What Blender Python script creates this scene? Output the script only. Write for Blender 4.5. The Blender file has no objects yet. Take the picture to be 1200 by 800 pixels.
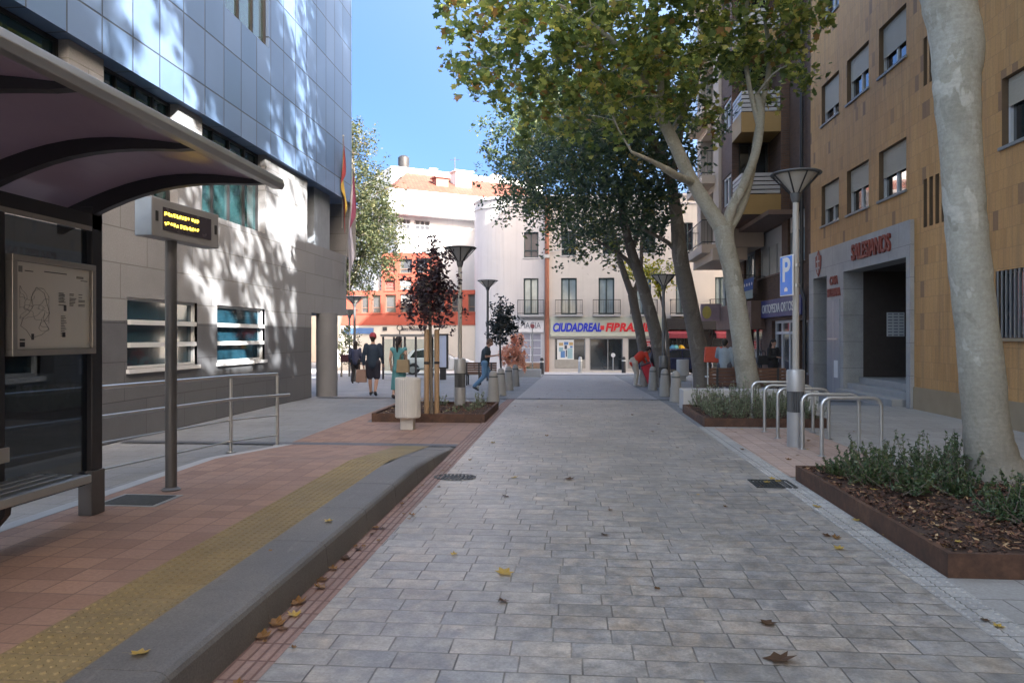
import bpy, math, random
import numpy as np
from mathutils import Vector, Matrix
R = math.radians
random.seed(7); rng = np.random.default_rng(7)
S = bpy.context.scene
COL = S.collection

# ------------------------------------------------------------------ camera, sky, sun, exposure
F, HZ, H = 850.0, 394.0, 1.65            # focal length and horizon of the photograph in its own pixels, eye height in metres
TH = math.atan(70 / 850)
cam = bpy.data.objects.new('camera', bpy.data.cameras.new('camera'))
COL.objects.link(cam); S.camera = cam
cam.location = (0, 0, H); cam.rotation_euler = (R(90), 0, TH)
cam.data.sensor_width = 36; cam.data.lens = F / 1200 * 36
cam.data.shift_y = (HZ - 400) / 1200
cam.data.clip_start = 0.05; cam.data.clip_end = 3000
SUN_EL, SUN_AZ = R(33), R(133)           # azimuth clockwise from +Y (the street's direction): behind and to the right
W = bpy.data.worlds.new('World'); S.world = W; W.use_nodes = True
wn = W.node_tree.nodes; bg = wn['Background']
sky = wn.new('ShaderNodeTexSky'); sky.sky_type = 'NISHITA'; sky.sun_disc = False
sky.sun_elevation = SUN_EL; sky.sun_rotation = SUN_AZ
sky.air_density = 1.0; sky.dust_density = 7.5; sky.ozone_density = 4.0; sky.altitude = 600
# added sky gradient to lift the shade: brighter and warmer sunward, bluer away
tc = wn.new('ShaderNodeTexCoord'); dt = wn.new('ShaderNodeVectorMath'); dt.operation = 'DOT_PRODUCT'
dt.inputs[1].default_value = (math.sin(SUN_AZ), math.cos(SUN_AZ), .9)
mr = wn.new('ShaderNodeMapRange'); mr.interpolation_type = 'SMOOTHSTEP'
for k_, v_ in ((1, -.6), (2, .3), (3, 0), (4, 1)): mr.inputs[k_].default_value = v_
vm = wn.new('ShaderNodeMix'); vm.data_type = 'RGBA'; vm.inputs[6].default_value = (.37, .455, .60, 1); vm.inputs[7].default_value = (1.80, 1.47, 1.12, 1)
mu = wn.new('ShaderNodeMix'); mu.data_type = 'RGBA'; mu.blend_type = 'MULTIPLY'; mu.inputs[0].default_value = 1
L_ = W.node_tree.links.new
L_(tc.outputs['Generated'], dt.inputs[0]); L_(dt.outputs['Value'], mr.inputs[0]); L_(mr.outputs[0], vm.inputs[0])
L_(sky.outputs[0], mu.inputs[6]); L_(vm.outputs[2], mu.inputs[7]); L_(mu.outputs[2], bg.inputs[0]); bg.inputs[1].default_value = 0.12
sl = bpy.data.lights.new('sun', 'SUN'); sl.energy = 5.0; sl.angle = R(0.55); sl.color = (1, .96, .90)
so = bpy.data.objects.new('sun', sl); COL.objects.link(so)
sd = Vector((math.sin(SUN_AZ) * math.cos(SUN_EL), math.cos(SUN_AZ) * math.cos(SUN_EL), math.sin(SUN_EL)))
so.rotation_euler = sd.to_track_quat('Z', 'Y').to_euler(); so.location = sd * 60
S.view_settings.view_transform = 'Standard'; S.view_settings.look = 'None'
S.view_settings.exposure = 2.5; S.view_settings.gamma = 1.0
S.view_settings.use_curve_mapping = False
S.cycles.use_denoising = True
S.cycles.max_bounces = 7; S.cycles.diffuse_bounces = 4; S.cycles.glossy_bounces = 3
S.cycles.transmission_bounces = 5; S.cycles.transparent_max_bounces = 8
S.cycles.sample_clamp_indirect = 6; S.cycles.caustics_reflective = False; S.cycles.caustics_refractive = False

# ------------------------------------------------------------------ measuring helpers: a photo pixel into the place
def dirv(px, py):
    u = (px - 600) / F; v = (HZ - py) / F; c, s = math.cos(TH), math.sin(TH)
    return (u * c - s, u * s + c, v)
def atd(px, py, d):
    r = dirv(px, py); return Vector((r[0] * d, r[1] * d, H + r[2] * d))
def onX(px, py, X): return atd(px, py, X / dirv(px, py)[0])
def onY(px, py, Y): return atd(px, py, Y / dirv(px, py)[1])
def gz(y):                               # the street is level near the camera and falls gently away beyond 18 m
    return 0.0 if y < 18 else (-0.022 * (y - 18) if y < 46 else -0.022 * 28)
def G(px, py, dz=0.0):
    r = dirv(px, py); d = (H - dz) / max(1e-6, -r[2])
    for _ in range(60):
        d = 0.5 * d + 0.5 * (H - dz - gz(r[1] * d)) / max(1e-6, -r[2])
    return atd(px, py, d)

# ------------------------------------------------------------------ mesh builder
class B:
    def __init__(s): s.v = []; s.f = []; s.m = []
    def add(s, vs, fs, m=0):
        n = len(s.v); s.v += [tuple(p) for p in vs]
        for f in fs: s.f.append(tuple(i + n for i in f)); s.m.append(m)
    def box(s, a, b, m=0):
        x0, y0, z0 = (min(a[i], b[i]) for i in range(3)); x1, y1, z1 = (max(a[i], b[i]) for i in range(3))
        s.add([(x0,y0,z0),(x1,y0,z0),(x1,y1,z0),(x0,y1,z0),(x0,y0,z1),(x1,y0,z1),(x1,y1,z1),(x0,y1,z1)],
              [(0,3,2,1),(4,5,6,7),(0,1,5,4),(1,2,6,5),(2,3,7,6),(3,0,4,7)], m)
    def obox(s, c, size, M=None, m=0):   # oriented box
        M = M or Matrix.Identity(3); c = Vector(c); h = [q / 2 for q in size]
        vs = [c + M @ Vector((sx*h[0], sy*h[1], sz*h[2])) for sz in (-1,1) for sx, sy in ((-1,-1),(1,-1),(1,1),(-1,1))]
        s.add(vs, [(0,3,2,1),(4,5,6,7),(0,1,5,4),(1,2,6,5),(2,3,7,6),(3,0,4,7)], m)
    def quad(s, pts, m=0): s.add(pts, [tuple(range(len(pts)))], m)
    def prism(s, poly, off, m=0):        # a planar outline and its copy shifted by off
        n = len(poly); off = Vector(off); p = [Vector(q) for q in poly]
        s.add(p + [q + off for q in p], [tuple(range(n))[::-1], tuple(range(n, 2*n))] + [(i, (i+1) % n, n + (i+1) % n, n + i) for i in range(n)], m)
    def tube(s, pts, rad, seg=10, m=0, caps=True, jit=0.0):
        pts = [Vector(p) for p in pts]; n = len(pts)
        if not hasattr(rad, '__len__'): rad = [rad] * n
        t0 = (pts[1] - pts[0]).normalized(); ref = Vector((0,0,1)) if abs(t0.z) < .9 else Vector((1,0,0))
        nx = t0.cross(ref).normalized(); vs = []
        for i, p in enumerate(pts):
            t = (pts[min(i+1, n-1)] - pts[max(i-1, 0)]).normalized()
            nx = (nx - t * nx.dot(t)).normalized(); ny = t.cross(nx)
            for k in range(seg):
                a = 2*math.pi*k/seg; r = rad[i] * (1 + (random.uniform(-jit, jit) if jit else 0))
                vs.append(p + nx*math.cos(a)*r + ny*math.sin(a)*r)
        fs = [(i*seg+k, i*seg+(k+1) % seg, (i+1)*seg+(k+1) % seg, (i+1)*seg+k) for i in range(n-1) for k in range(seg)]
        if caps: fs += [tuple(range(seg))[::-1], tuple((n-1)*seg + k for k in range(seg))]
        s.add(vs, fs, m)
    def lathe(s, prof, c=(0,0,0), seg=24, m=0, ribs=0, depth=0.0):   # prof: (r, z) pairs
        vs = []; c = Vector(c)
        for r, z in prof:
            for k in range(seg):
                a = 2*math.pi*k/seg; rr = r - (depth if (ribs and k % 2) else 0)
                vs.append(c + Vector((rr*math.cos(a), rr*math.sin(a), z)))
        n = len(prof)
        fs = [(i*seg+k, i*seg+(k+1) % seg, (i+1)*seg+(k+1) % seg, (i+1)*seg+k) for i in range(n-1) for k in range(seg)]
        fs += [tuple(range(seg))[::-1], tuple((n-1)*seg + k for k in range(seg))]
        s.add(vs, fs, m)
    def ball(s, c, r, seg=12, m=0):
        r = r if hasattr(r, '__len__') else (r, r, r); c = Vector(c); ri = seg // 2; vs = [c + Vector((0,0,-r[2]))]
        for i in range(1, ri):
            p = -math.pi/2 + math.pi*i/ri
            for k in range(seg):
                a = 2*math.pi*k/seg; vs.append(c + Vector((r[0]*math.cos(p)*math.cos(a), r[1]*math.cos(p)*math.sin(a), r[2]*math.sin(p))))
        vs.append(c + Vector((0,0,r[2]))); L = len(vs) - 1
        fs = [(0, 1+(k+1) % seg, 1+k) for k in range(seg)] + [(L, L-seg+k, L-seg+(k+1) % seg) for k in range(seg)]
        fs += [(1+i*seg+k, 1+i*seg+(k+1) % seg, 1+(i+1)*seg+(k+1) % seg, 1+(i+1)*seg+k) for i in range(ri-2) for k in range(seg)]
        s.add(vs, fs, m)
    def cap(s, p0, p1, r0, r1, seg=12, m=0):   # tapered limb with round ends
        p0, p1 = Vector(p0), Vector(p1); d = p1 - p0; L = d.length or 1e-4; t = d / L
        pts, rad = [], []
        for k in range(4): a = math.pi/2*(k/4+.06); pts.append(p0 - t*r0*math.cos(a)); rad.append(r0*math.sin(a))
        pts += [p0, p1]; rad += [r0, r1]
        for k in range(3, -1, -1): a = math.pi/2*(k/4+.06); pts.append(p1 + t*r1*math.cos(a)); rad.append(r1*math.sin(a))
        s.tube(pts, rad, seg, m)
    def build(s, name, mats, parent=None, world=True, smooth=False, bevel=0.0, sharp=35):
        me = bpy.data.meshes.new(name); o = bpy.data.objects.new(name, me); COL.objects.link(o)
        off = Vector((0,0,0)); p = parent
        while p is not None and world: off += Vector(p.location); p = p.parent
        me.from_pydata([tuple(Vector(q) - off) for q in s.v], [], s.f)
        mats = mats if isinstance(mats, (list, tuple)) else [mats]
        for q in mats: me.materials.append(q)
        me.polygons.foreach_set('material_index', s.m)
        if smooth:
            me.polygons.foreach_set('use_smooth', [True]*len(s.f))
            try: me.set_sharp_from_angle(angle=R(sharp))
            except Exception: pass
        me.update()
        if bevel:
            b = o.modifiers.new('bevel', 'BEVEL'); b.width = bevel; b.segments = 2; b.limit_method = 'ANGLE'; b.angle_limit = R(40)
        if parent is not None: o.parent = parent
        return o
def tag(o, label=None, cat=None, group=None, kind=None):
    for k, v in (('label', label), ('category', cat), ('group', group), ('kind', kind)):
        if v: o[k] = v
    return o
def thing(name, label, cat, loc=(0,0,0), rz=0.0, group=None):
    o = bpy.data.objects.new(name, None); COL.objects.link(o); o.location = loc; o.rotation_euler = (0,0,rz)
    o.empty_display_size = .2
    return tag(o, label, cat, group)
def copy_tree(o, parent=None):
    c = o.copy(); COL.objects.link(c)
    if parent is not None: c.parent = parent
    for ch in [q for q in KIDS(o)]: copy_tree(ch, c)
    return c
def KIDS(o): return [q for q in list(COL.objects) if q.parent == o]
def text(body, name, m, parent, M, size, extrude=.004, shear=0.0, offset=0.0, ax='CENTER', sx=1.0, ay='CENTER', fit=None):
    cu = bpy.data.curves.new(name, 'FONT'); cu.body = body; cu.size = size; cu.extrude = extrude; cu.shear = shear
    cu.offset = offset; cu.align_x = ax; cu.align_y = ay; cu.materials.append(m)
    o = bpy.data.objects.new(name, cu); COL.objects.link(o)
    off = Vector((0,0,0)); p = parent
    while p is not None: off += Vector(p.location); p = p.parent
    M = M.copy(); M.translation = M.translation - off
    me = bpy.data.meshes.new_from_object(o); bpy.data.objects.remove(o); me.name = name      # lettering as a real mesh
    if fit: xs_ = [v.co.x for v in me.vertices]; sx = fit / max(1e-4, max(xs_) - min(xs_))
    me.transform(M @ Matrix.Diagonal((sx, 1, 1, 1)))
    if not me.materials: me.materials.append(m)
    o = bpy.data.objects.new(name, me); COL.objects.link(o)
    if parent is not None: o.parent = parent
    return o
def frame(o, x, y):                      # 4x4 with origin o, x axis and y axis given
    x = Vector(x).normalized(); y = Vector(y).normalized(); z = x.cross(y)
    m = Matrix((x, y, z)).transposed().to_4x4(); m.translation = Vector(o); return m

# ------------------------------------------------------------------ materials
class N:
    def __init__(s, name):
        s.m = bpy.data.materials.new(name); s.m.use_nodes = True; s.t = s.m.node_tree
        s.b = s.t.nodes['Principled BSDF']; s.out = s.t.nodes['Material Output']
    def n(s, typ, **kw):
        q = s.t.nodes.new(typ)
        for k, v in kw.items(): setattr(q, k, v)
        return q
    def l(s, a, b): s.t.links.new(a, b)
    def put(s, sock, v):
        if isinstance(v, bpy.types.NodeSocket): s.l(v, sock)
        elif v is not None: sock.default_value = v
    def math(s, op, a, b=None, c=None):
        q = s.n('ShaderNodeMath', operation=op); s.put(q.inputs[0], a); s.put(q.inputs[1], b)
        if c is not None: s.put(q.inputs[2], c)
        return q.outputs[0]
    def mix(s, fac, a, b, bt='MIX'):
        q = s.n('ShaderNodeMix', data_type='RGBA', blend_type=bt); s.put(q.inputs[0], fac)
        s.put(q.inputs[6], a if isinstance(a, bpy.types.NodeSocket) else (*a[:3], 1)); s.put(q.inputs[7], b if isinstance(b, bpy.types.NodeSocket) else (*b[:3], 1))
        return q.outputs[2]
    def ramp(s, fac, stops, interp='LINEAR'):
        q = s.n('ShaderNodeValToRGB'); e = q.color_ramp; e.interpolation = interp
        while len(e.elements) < len(stops): e.elements.new(.5)
        for el, (p, c) in zip(e.elements, stops): el.position = p; el.color = (*c[:3], 1) if hasattr(c, '__len__') else (c, c, c, 1)
        s.l(fac, q.inputs[0]); return q.outputs[0]
    def pos(s):
        return s.n('ShaderNodeTexCoord').outputs['Object']
    def scale(s, v, k):
        q = s.n('ShaderNodeMapping'); s.l(v, q.inputs[0]); q.inputs['Scale'].default_value = k if hasattr(k, '__len__') else (k,)*3; return q.outputs[0]
    def noise(s, scale=3, detail=4, rough=.55, v=None, dist=0.0):
        q = s.n('ShaderNodeTexNoise'); q.inputs['Scale'].default_value = scale; q.inputs['Detail'].default_value = detail
        q.inputs['Roughness'].default_value = rough; q.inputs['Distortion'].default_value = dist
        s.l(v if v is not None else s.pos(), q.inputs['Vector']); return q.outputs[0]
    def bump(s, h, strength=.3, dist=.01, prev=None):
        q = s.n('ShaderNodeBump'); q.inputs['Strength'].default_value = strength; q.inputs['Distance'].default_value = dist
        s.l(h, q.inputs['Height'])
        if prev is not None: s.l(prev, q.inputs['Normal'])
        return q.outputs[0]
    def tiles(s, ax, w, h, g, off='half'):   # ax: the two axes; returns random colour per tile, random value, joint mask (1 on the joint)
        sp = s.n('ShaderNodeSeparateXYZ'); s.l(s.pos(), sp.inputs[0])
        a = sp.outputs['XYZ'.index(ax[0])]; b = sp.outputs['XYZ'.index(ax[1])]
        v = s.math('DIVIDE', b, h); row = s.math('FLOOR', v); fv = s.math('SUBTRACT', v, row)
        if off == 'half': sh = s.math('FRACT', s.math('MULTIPLY', row, .5))
        elif off == 'rand':
            wn_ = s.n('ShaderNodeTexWhiteNoise', noise_dimensions='1D'); s.l(row, wn_.inputs['W']); sh = wn_.outputs['Value']
        else: sh = 0.0
        u = s.math('ADD', s.math('DIVIDE', a, w), sh); cl = s.math('FLOOR', u); fu = s.math('SUBTRACT', u, cl)
        cb = s.n('ShaderNodeCombineXYZ'); s.l(cl, cb.inputs[0]); s.l(row, cb.inputs[1])
        wn2 = s.n('ShaderNodeTexWhiteNoise', noise_dimensions='2D'); s.l(cb.outputs[0], wn2.inputs['Vector'])
        eu = s.math('MULTIPLY', s.math('MINIMUM', fu, s.math('SUBTRACT', 1.0, fu)), w)
        ev = s.math('MULTIPLY', s.math('MINIMUM', fv, s.math('SUBTRACT', 1.0, fv)), h)
        e = s.math('MINIMUM', eu, ev)
        mr = s.n('ShaderNodeMapRange'); s.l(e, mr.inputs[0]); mr.inputs[1].default_value = g*.5; mr.inputs[2].default_value = g*1.2
        mr.inputs[3].default_value = 1.0; mr.inputs[4].default_value = 0.0
        return wn2.outputs['Color'], wn2.outputs['Value'], mr.outputs[0]
    def done(s, col, rough=.7, metal=0.0, normal=None, spec=None):
        s.put(s.b.inputs['Base Color'], col if isinstance(col, bpy.types.NodeSocket) else (*col[:3], 1))
        s.put(s.b.inputs['Roughness'], rough); s.b.inputs['Metallic'].default_value = metal
        if normal is not None: s.l(normal, s.b.inputs['Normal'])
        if spec is not None: s.b.inputs['Specular IOR Level'].default_value = spec
        return s.m
def dk(c, k): return tuple(q * k for q in c)
def plain(name, c, rough=.6, metal=0.0, var=.25, sc=4.0, bump=.08, bs=60.0, spec=None):
    n = N(name); f = n.noise(sc, 5, .6); col = n.mix(f, dk(c, 1-var), dk(c, 1+var))
    nr = n.bump(n.noise(bs, 3, .6), bump, .004) if bump else None
    rr = n.math('MULTIPLY_ADD', n.noise(sc*2.3, 4), .25, rough - .12)
    return n.done(col, rr, metal, nr, spec)
def tiled(name, ax, w, h, g, cols, joint, rough=.75, off='half', nvar=.25, nsc=2.5, bstr=.5, dirt=None, fine=45.0, mottle=.35):
    n = N(name); rc, rv, jm = n.tiles(ax, w, h, g, off)
    c = n.ramp(rv, [(i / max(1, len(cols)-1), k) for i, k in enumerate(cols)])
    nz = n.noise(nsc, 6, .62); c = n.mix(1.0, c, n.ramp(nz, [(.2, (1-nvar,)*3), (.8, (1+nvar,)*3)]), 'MULTIPLY')
    fz = n.noise(fine, 4, .7); c = n.mix(mottle, c, n.mix(1.0, c, n.ramp(fz, [(.3, (.55,)*3), (.7, (1.4,)*3)]), 'MULTIPLY'))
    if dirt:
        c = n.mix(n.ramp(n.noise(.55, 6, .7), [(.48, 0.0), (.7, .75)]), c, n.mix(1.0, c, dirt, 'MULTIPLY'))
    c = n.mix(jm, c, joint)
    hgt = n.math('ADD', n.math('MULTIPLY', n.math('SUBTRACT', 1.0, jm), 1.0), n.math('MULTIPLY', fz, .25))
    hgt = n.math('ADD', hgt, n.math('MULTIPLY', rv, .15))
    return n.done(c, n.math('MULTIPLY_ADD', nz, .3, rough - .15), 0, n.bump(hgt, bstr, .006))
M = {}
def paver():
    n = N('weathered road paving blocks'); rc, rv, jm = n.tiles('XY', .32, .187, .005, 'rand')
    va = n.n('ShaderNodeVectorMath', operation='MULTIPLY_ADD'); n.l(rc, va.inputs[0]); va.inputs[1].default_value = (9, 9, 9); n.l(n.pos(), va.inputs[2]); pv = va.outputs[0]
    c = n.ramp(rv, [(0,(.275,.255,.225)),(.25,(.33,.305,.268)),(.5,(.365,.332,.288)),(.75,(.315,.298,.272)),(1,(.40,.352,.292))])
    a = n.noise(3.2, 5, .62, pv, .6); c = n.mix(n.ramp(a, [(.40, 0.0), (.62, .8)]), c, (.24,.24,.24))
    q = n.noise(2.6, 5, .62, n.scale(pv, (1.2, .7, 1)), .8); c = n.mix(n.ramp(q, [(.54, 0.0), (.74, .75)]), c, (.40,.325,.245))
    w = n.noise(.5, 6, .7); c = n.mix(1.0, c, n.ramp(w, [(.3,(.70,)*3),(.7,(1.26,)*3)]), 'MULTIPLY')
    m = n.noise(8, 6, .72, pv); c = n.mix(1.0, c, n.ramp(m, [(.30,(.56,)*3),(.70,(1.40,)*3)]), 'MULTIPLY')
    f = n.noise(60, 4, .75); c = n.mix(.6, c, n.mix(1.0, c, n.ramp(f, [(.3,(.6,)*3),(.7,(1.35,)*3)]), 'MULTIPLY'))
    c = n.mix(n.math('MULTIPLY', jm, n.ramp(n.noise(1.1, 5, .65), [(.36, .25), (.58, 1.0)])), c, (.085,.078,.068))
    g = n.n('ShaderNodeTexVoronoi'); g.inputs['Scale'].default_value = 3.1; n.l(n.pos(), g.inputs['Vector'])          # trodden gum and drips
    c = n.mix(n.ramp(g.outputs['Distance'], [(.035, .5), (.06, 0.0)]), c, (.12,.115,.11))
    h = n.math('ADD', n.math('MULTIPLY_ADD', rv, .4, n.math('SUBTRACT', 1.0, jm)), n.math('MULTIPLY_ADD', f, .25, n.math('MULTIPLY', m, .5)))
    return n.done(c, n.math('MULTIPLY_ADD', m, .45, .20), 0, n.bump(h, .55, .006), .85)
M['paver'] = paver()
M['walk'] = tiled('grey pavement slabs', 'XY', .6, .4, .006, [(.19,.205,.225),(.225,.238,.25),(.205,.218,.232)], (.11,.11,.115), .7, 'half', .16, .9, .3, (.75,.73,.7))
M['pink'] = tiled('pink pavement tiles', 'XY', .215, .215, .006, [(.26,.165,.13),(.315,.20,.155),(.285,.185,.15),(.225,.142,.115)], (.17,.11,.09), .72, 'none', .2, 1.1, .5, (.7,.66,.62), 40, .35)
M['redline'] = tiled('red grooved strip tiles', 'XY', .055, .21, .008, [(.26,.175,.15),(.29,.20,.175),(.28,.215,.19)], (.15,.09,.08), .75, 'none', .22, 2, .8, (.6,.58,.55))
M['yellow'] = tiled('yellow tactile tiles', 'XY', .24, .24, .006, [(.20,.15,.07),(.235,.18,.085),(.215,.168,.088)], (.17,.13,.07), .7, 'none', .22, 2, .4, (.68,.66,.62))
M['greytact'] = tiled('grey tactile tiles', 'XY', .2, .2, .006, [(.36,.355,.345),(.42,.41,.39)], (.16,.16,.15), .7, 'none', .2, 2, .4, (.7,.68,.65))
def kerbmat():
    n = N('scuffed granite kerb'); a = n.noise(1.1, 7, .7); f = n.noise(95, 4, .75); s = n.noise(2.0, 5, .7, n.scale(n.pos(), (4, .7, 4)))
    c = n.ramp(a, [(.3,(.085,.085,.088)),(.5,(.125,.124,.124)),(.7,(.17,.166,.158))]); c = n.mix(.65, c, n.mix(1.0, c, n.ramp(f, [(.3,(.5,)*3),(.7,(1.5,)*3)]), 'MULTIPLY'))
    c = n.mix(n.ramp(s, [(.60, 0.0), (.78, .55)]), c, (.27,.26,.24)); c = n.mix(n.ramp(n.noise(4.5, 6, .75), [(.62, 0.0), (.72, .6)]), c, (.07,.066,.06))
    return n.done(c, n.math('MULTIPLY_ADD', a, .35, .42), 0, n.bump(f, .35, .004))
M['kerb'] = kerbmat()
M['kerbl'] = plain('pale granite', (.36,.37,.385), .65, 0, .18, 2, .2, 110)
M['drain'] = plain('dark band stone', (.09,.10,.12), .6, 0, .3, 3, .2, 60)  # colour of the dark bands across the paving
M['concrete'] = plain('pale concrete', (.52,.515,.50), .75, 0, .14, 2.2, .2, 70)
M['white'] = plain('white paint', (.74,.74,.72), .6, 0, .06, 1.5, .06, 40)
M['dark'] = plain('dark metal', (.035,.036,.04), .45, .3, .2, 5, .04)
M['steel'] = plain('brushed stainless steel', (.55,.55,.54), .34, 1.0, .12, 9, .05, 90)
M['galv'] = plain('galvanised steel', (.44,.455,.46), .42, .85, .22, 6, .06, 60)
M['greypaint'] = plain('grey paint', (.22,.23,.235), .5, .2, .12, 4, .04)
M['iron'] = plain('cast iron', (.05,.055,.055), .55, .5, .35, 14, .2, 80)
M['black'] = plain('black plastic', (.018,.018,.02), .5, 0, .2, 5, .04)

def corten():
    n = N('rusted weathering steel'); a = n.noise(3.5, 7, .65); b = n.noise(18, 5, .7)
    c = n.ramp(a, [(.25,(.045,.028,.022)),(.5,(.09,.048,.032)),(.68,(.145,.078,.048)),(.85,(.22,.14,.10))])
    c = n.mix(.5, c, n.mix(1.0, c, n.ramp(b, [(.3,(.5,)*3),(.7,(1.5,)*3)]), 'MULTIPLY'))
    sp = n.n('ShaderNodeSeparateXYZ'); n.l(n.pos(), sp.inputs[0])
    return n.done(c, .72, .25, n.bump(b, .2, .004))
M['corten'] = corten()
def wood(name, c1, c2, ax=0):
    n = N(name); k = [9, 9, 9]; k[ax] = .7
    g = n.noise(3.0, 6, .6, n.scale(n.pos(), k), .4)
    return n.done(n.ramp(g, [(.25, c1), (.75, c2)]), .6, 0, n.bump(g, .25, .004))
M['stake'] = wood('pine stake', (.27,.165,.085), (.38,.255,.14), 2)
M['slat'] = wood('brown stained slats', (.075,.034,.020), (.15,.072,.042), 0)
def glass(name, tint, rough=.03, streak=.0):     # opaque-looking daytime window pane: dark room behind a glossy surface
    n = N(name); f = n.noise(1.3, 3, .6)
    n.b.inputs['Coat Weight'].default_value = .6; n.b.inputs['Coat Roughness'].default_value = .02
    nr = n.bump(n.noise(.8, 2, .5), .05, .02)
    return n.done(n.mix(f, dk(tint, .55), dk(tint, 1.5)), rough + .05, 0, nr, .8)
M['pane'] = glass('dark window glass', (.022,.028,.032))
M['panegreen'] = glass('green tinted window glass', (.020,.058,.066))
M['panegrey'] = glass('grey window glass', (.06,.065,.075))
M['curtain'] = glass('window glass with pale curtains', (.26,.33,.36))
def clear(name, tint, mixv, rough=.02):
    n = N(name); tr = n.n('ShaderNodeBsdfTransparent'); tr.inputs[0].default_value = (*tint, 1)
    gl = n.n('ShaderNodeBsdfGlossy'); gl.inputs['Roughness'].default_value = rough
    fr = n.n('ShaderNodeFresnel'); fr.inputs[0].default_value = 1.5
    dfu = n.n('ShaderNodeBsdfDiffuse'); dfu.inputs[0].default_value = (.05,.06,.07,1)
    m0 = n.n('ShaderNodeMixShader'); m0.inputs[0].default_value = mixv; n.l(tr.outputs[0], m0.inputs[1]); n.l(dfu.outputs[0], m0.inputs[2])
    mx = n.n('ShaderNodeMixShader'); ge = n.n('ShaderNodeNewGeometry'); n.l(n.math('MULTIPLY', fr.outputs[0], n.math('SUBTRACT', 1.0, ge.outputs['Backfacing'])), mx.inputs[0]); n.l(m0.outputs[0], mx.inputs[1]); n.l(gl.outputs[0], mx.inputs[2])
    n.l(mx.outputs[0], n.out.inputs[0]); return n.m
M['clear'] = clear('smoked shelter glass', (.34,.37,.40), .12)
M['clear2'] = clear('clear shelter glass', (.82,.88,.88), .05)
def emit(name, c, k):
    n = N(name); n.b.inputs['Emission Color'].default_value = (*c, 1); n.b.inputs['Emission Strength'].default_value = k
    n.b.inputs['Base Color'].default_value = (*dk(c, .3), 1); return n.m
M['led'] = emit('amber display dots', (1, .62, .05), 2.2)
M['soil'] = plain('bark mulch soil', (.055,.032,.022), .9, 0, .5, 9, .5, 40)

def leafmat(name, stops, trans=.45, rough=.5):
    n = N(name); at = n.n('ShaderNodeAttribute', attribute_name='rnd')
    c = n.ramp(at.outputs['Fac'], stops)
    n.b.inputs['Roughness'].default_value = rough - .08; n.b.inputs['Specular IOR Level'].default_value = .5
    n.l(c, n.b.inputs['Base Color'])
    tl = n.n('ShaderNodeBsdfTranslucent'); hs = n.n('ShaderNodeHueSaturation'); hs.inputs['Saturation'].default_value = 1.05; hs.inputs['Value'].default_value = 1.8
    n.l(c, hs.inputs['Color']); n.l(hs.outputs[0], tl.inputs[0])
    mx = n.n('ShaderNodeMixShader'); mx.inputs[0].default_value = trans
    n.l(n.b.outputs[0], mx.inputs[1]); n.l(tl.outputs[0], mx.inputs[2]); n.l(mx.outputs[0], n.out.inputs[0]); return n.m
M['leafplane'] = leafmat('plane tree leaves', [(0,(.065,.10,.034)),(.35,(.12,.17,.052)),(.66,(.22,.265,.075)),(.88,(.40,.41,.11)),(.98,(.46,.39,.11)),(1,(.28,.16,.06))])
M['leafdark'] = leafmat('dark green leaves', [(0,(.036,.062,.042)),(.45,(.065,.10,.058)),(.8,(.11,.15,.065)),(.92,(.22,.25,.075)),(1,(.32,.25,.08))], .35)
M['leafsunlit'] = leafmat('plane leaves in sunlit yellow', [(0,(.16,.20,.03)),(.5,(.34,.32,.04)),(1,(.46,.36,.05))], .55)  # yellow of sun shining through leaves, put into their colour
M['leafpale'] = leafmat('pale olive green leaves', [(0,(.028,.042,.022)),(.5,(.058,.076,.038)),(.8,(.10,.112,.055)),(1,(.16,.155,.075))], .35)
M['leafpurple'] = leafmat('purple plum leaves', [(0,(.022,.015,.022)),(.6,(.042,.028,.036)),(1,(.08,.046,.05))], .3)
M['leafblue'] = leafmat('dark bluish leaves', [(0,(.016,.026,.026)),(.6,(.03,.042,.042)),(1,(.06,.065,.06))], .25)
M['leaforange'] = leafmat('salmon orange leaves', [(0,(.50,.25,.17)),(.5,(.66,.38,.27)),(1,(.72,.48,.36))], .4)
M['leafshrub'] = leafmat('rosemary leaves', [(0,(.028,.055,.024)),(.4,(.055,.10,.042)),(.8,(.11,.15,.06)),(1,(.22,.22,.10))], .25)
M['leafsage'] = leafmat('sage grey green leaves', [(0,(.11,.15,.09)),(.5,(.19,.23,.14)),(1,(.30,.33,.22))], .3)
M['leafdry'] = leafmat('dry brown leaf', [(0,(.08,.04,.018)),(.5,(.20,.105,.035)),(1,(.34,.20,.06))], .25)
M['leafgold'] = leafmat('fallen yellow leaf', [(0,(.36,.24,.05)),(1,(.50,.36,.09))], .25)
M['mulch'] = leafmat('bark chips', [(0,(.035,.016,.010)),(.5,(.11,.048,.028)),(.8,(.19,.095,.055)),(.9,(.36,.22,.11)),(1,(.50,.36,.20))], .0, .9)
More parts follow.
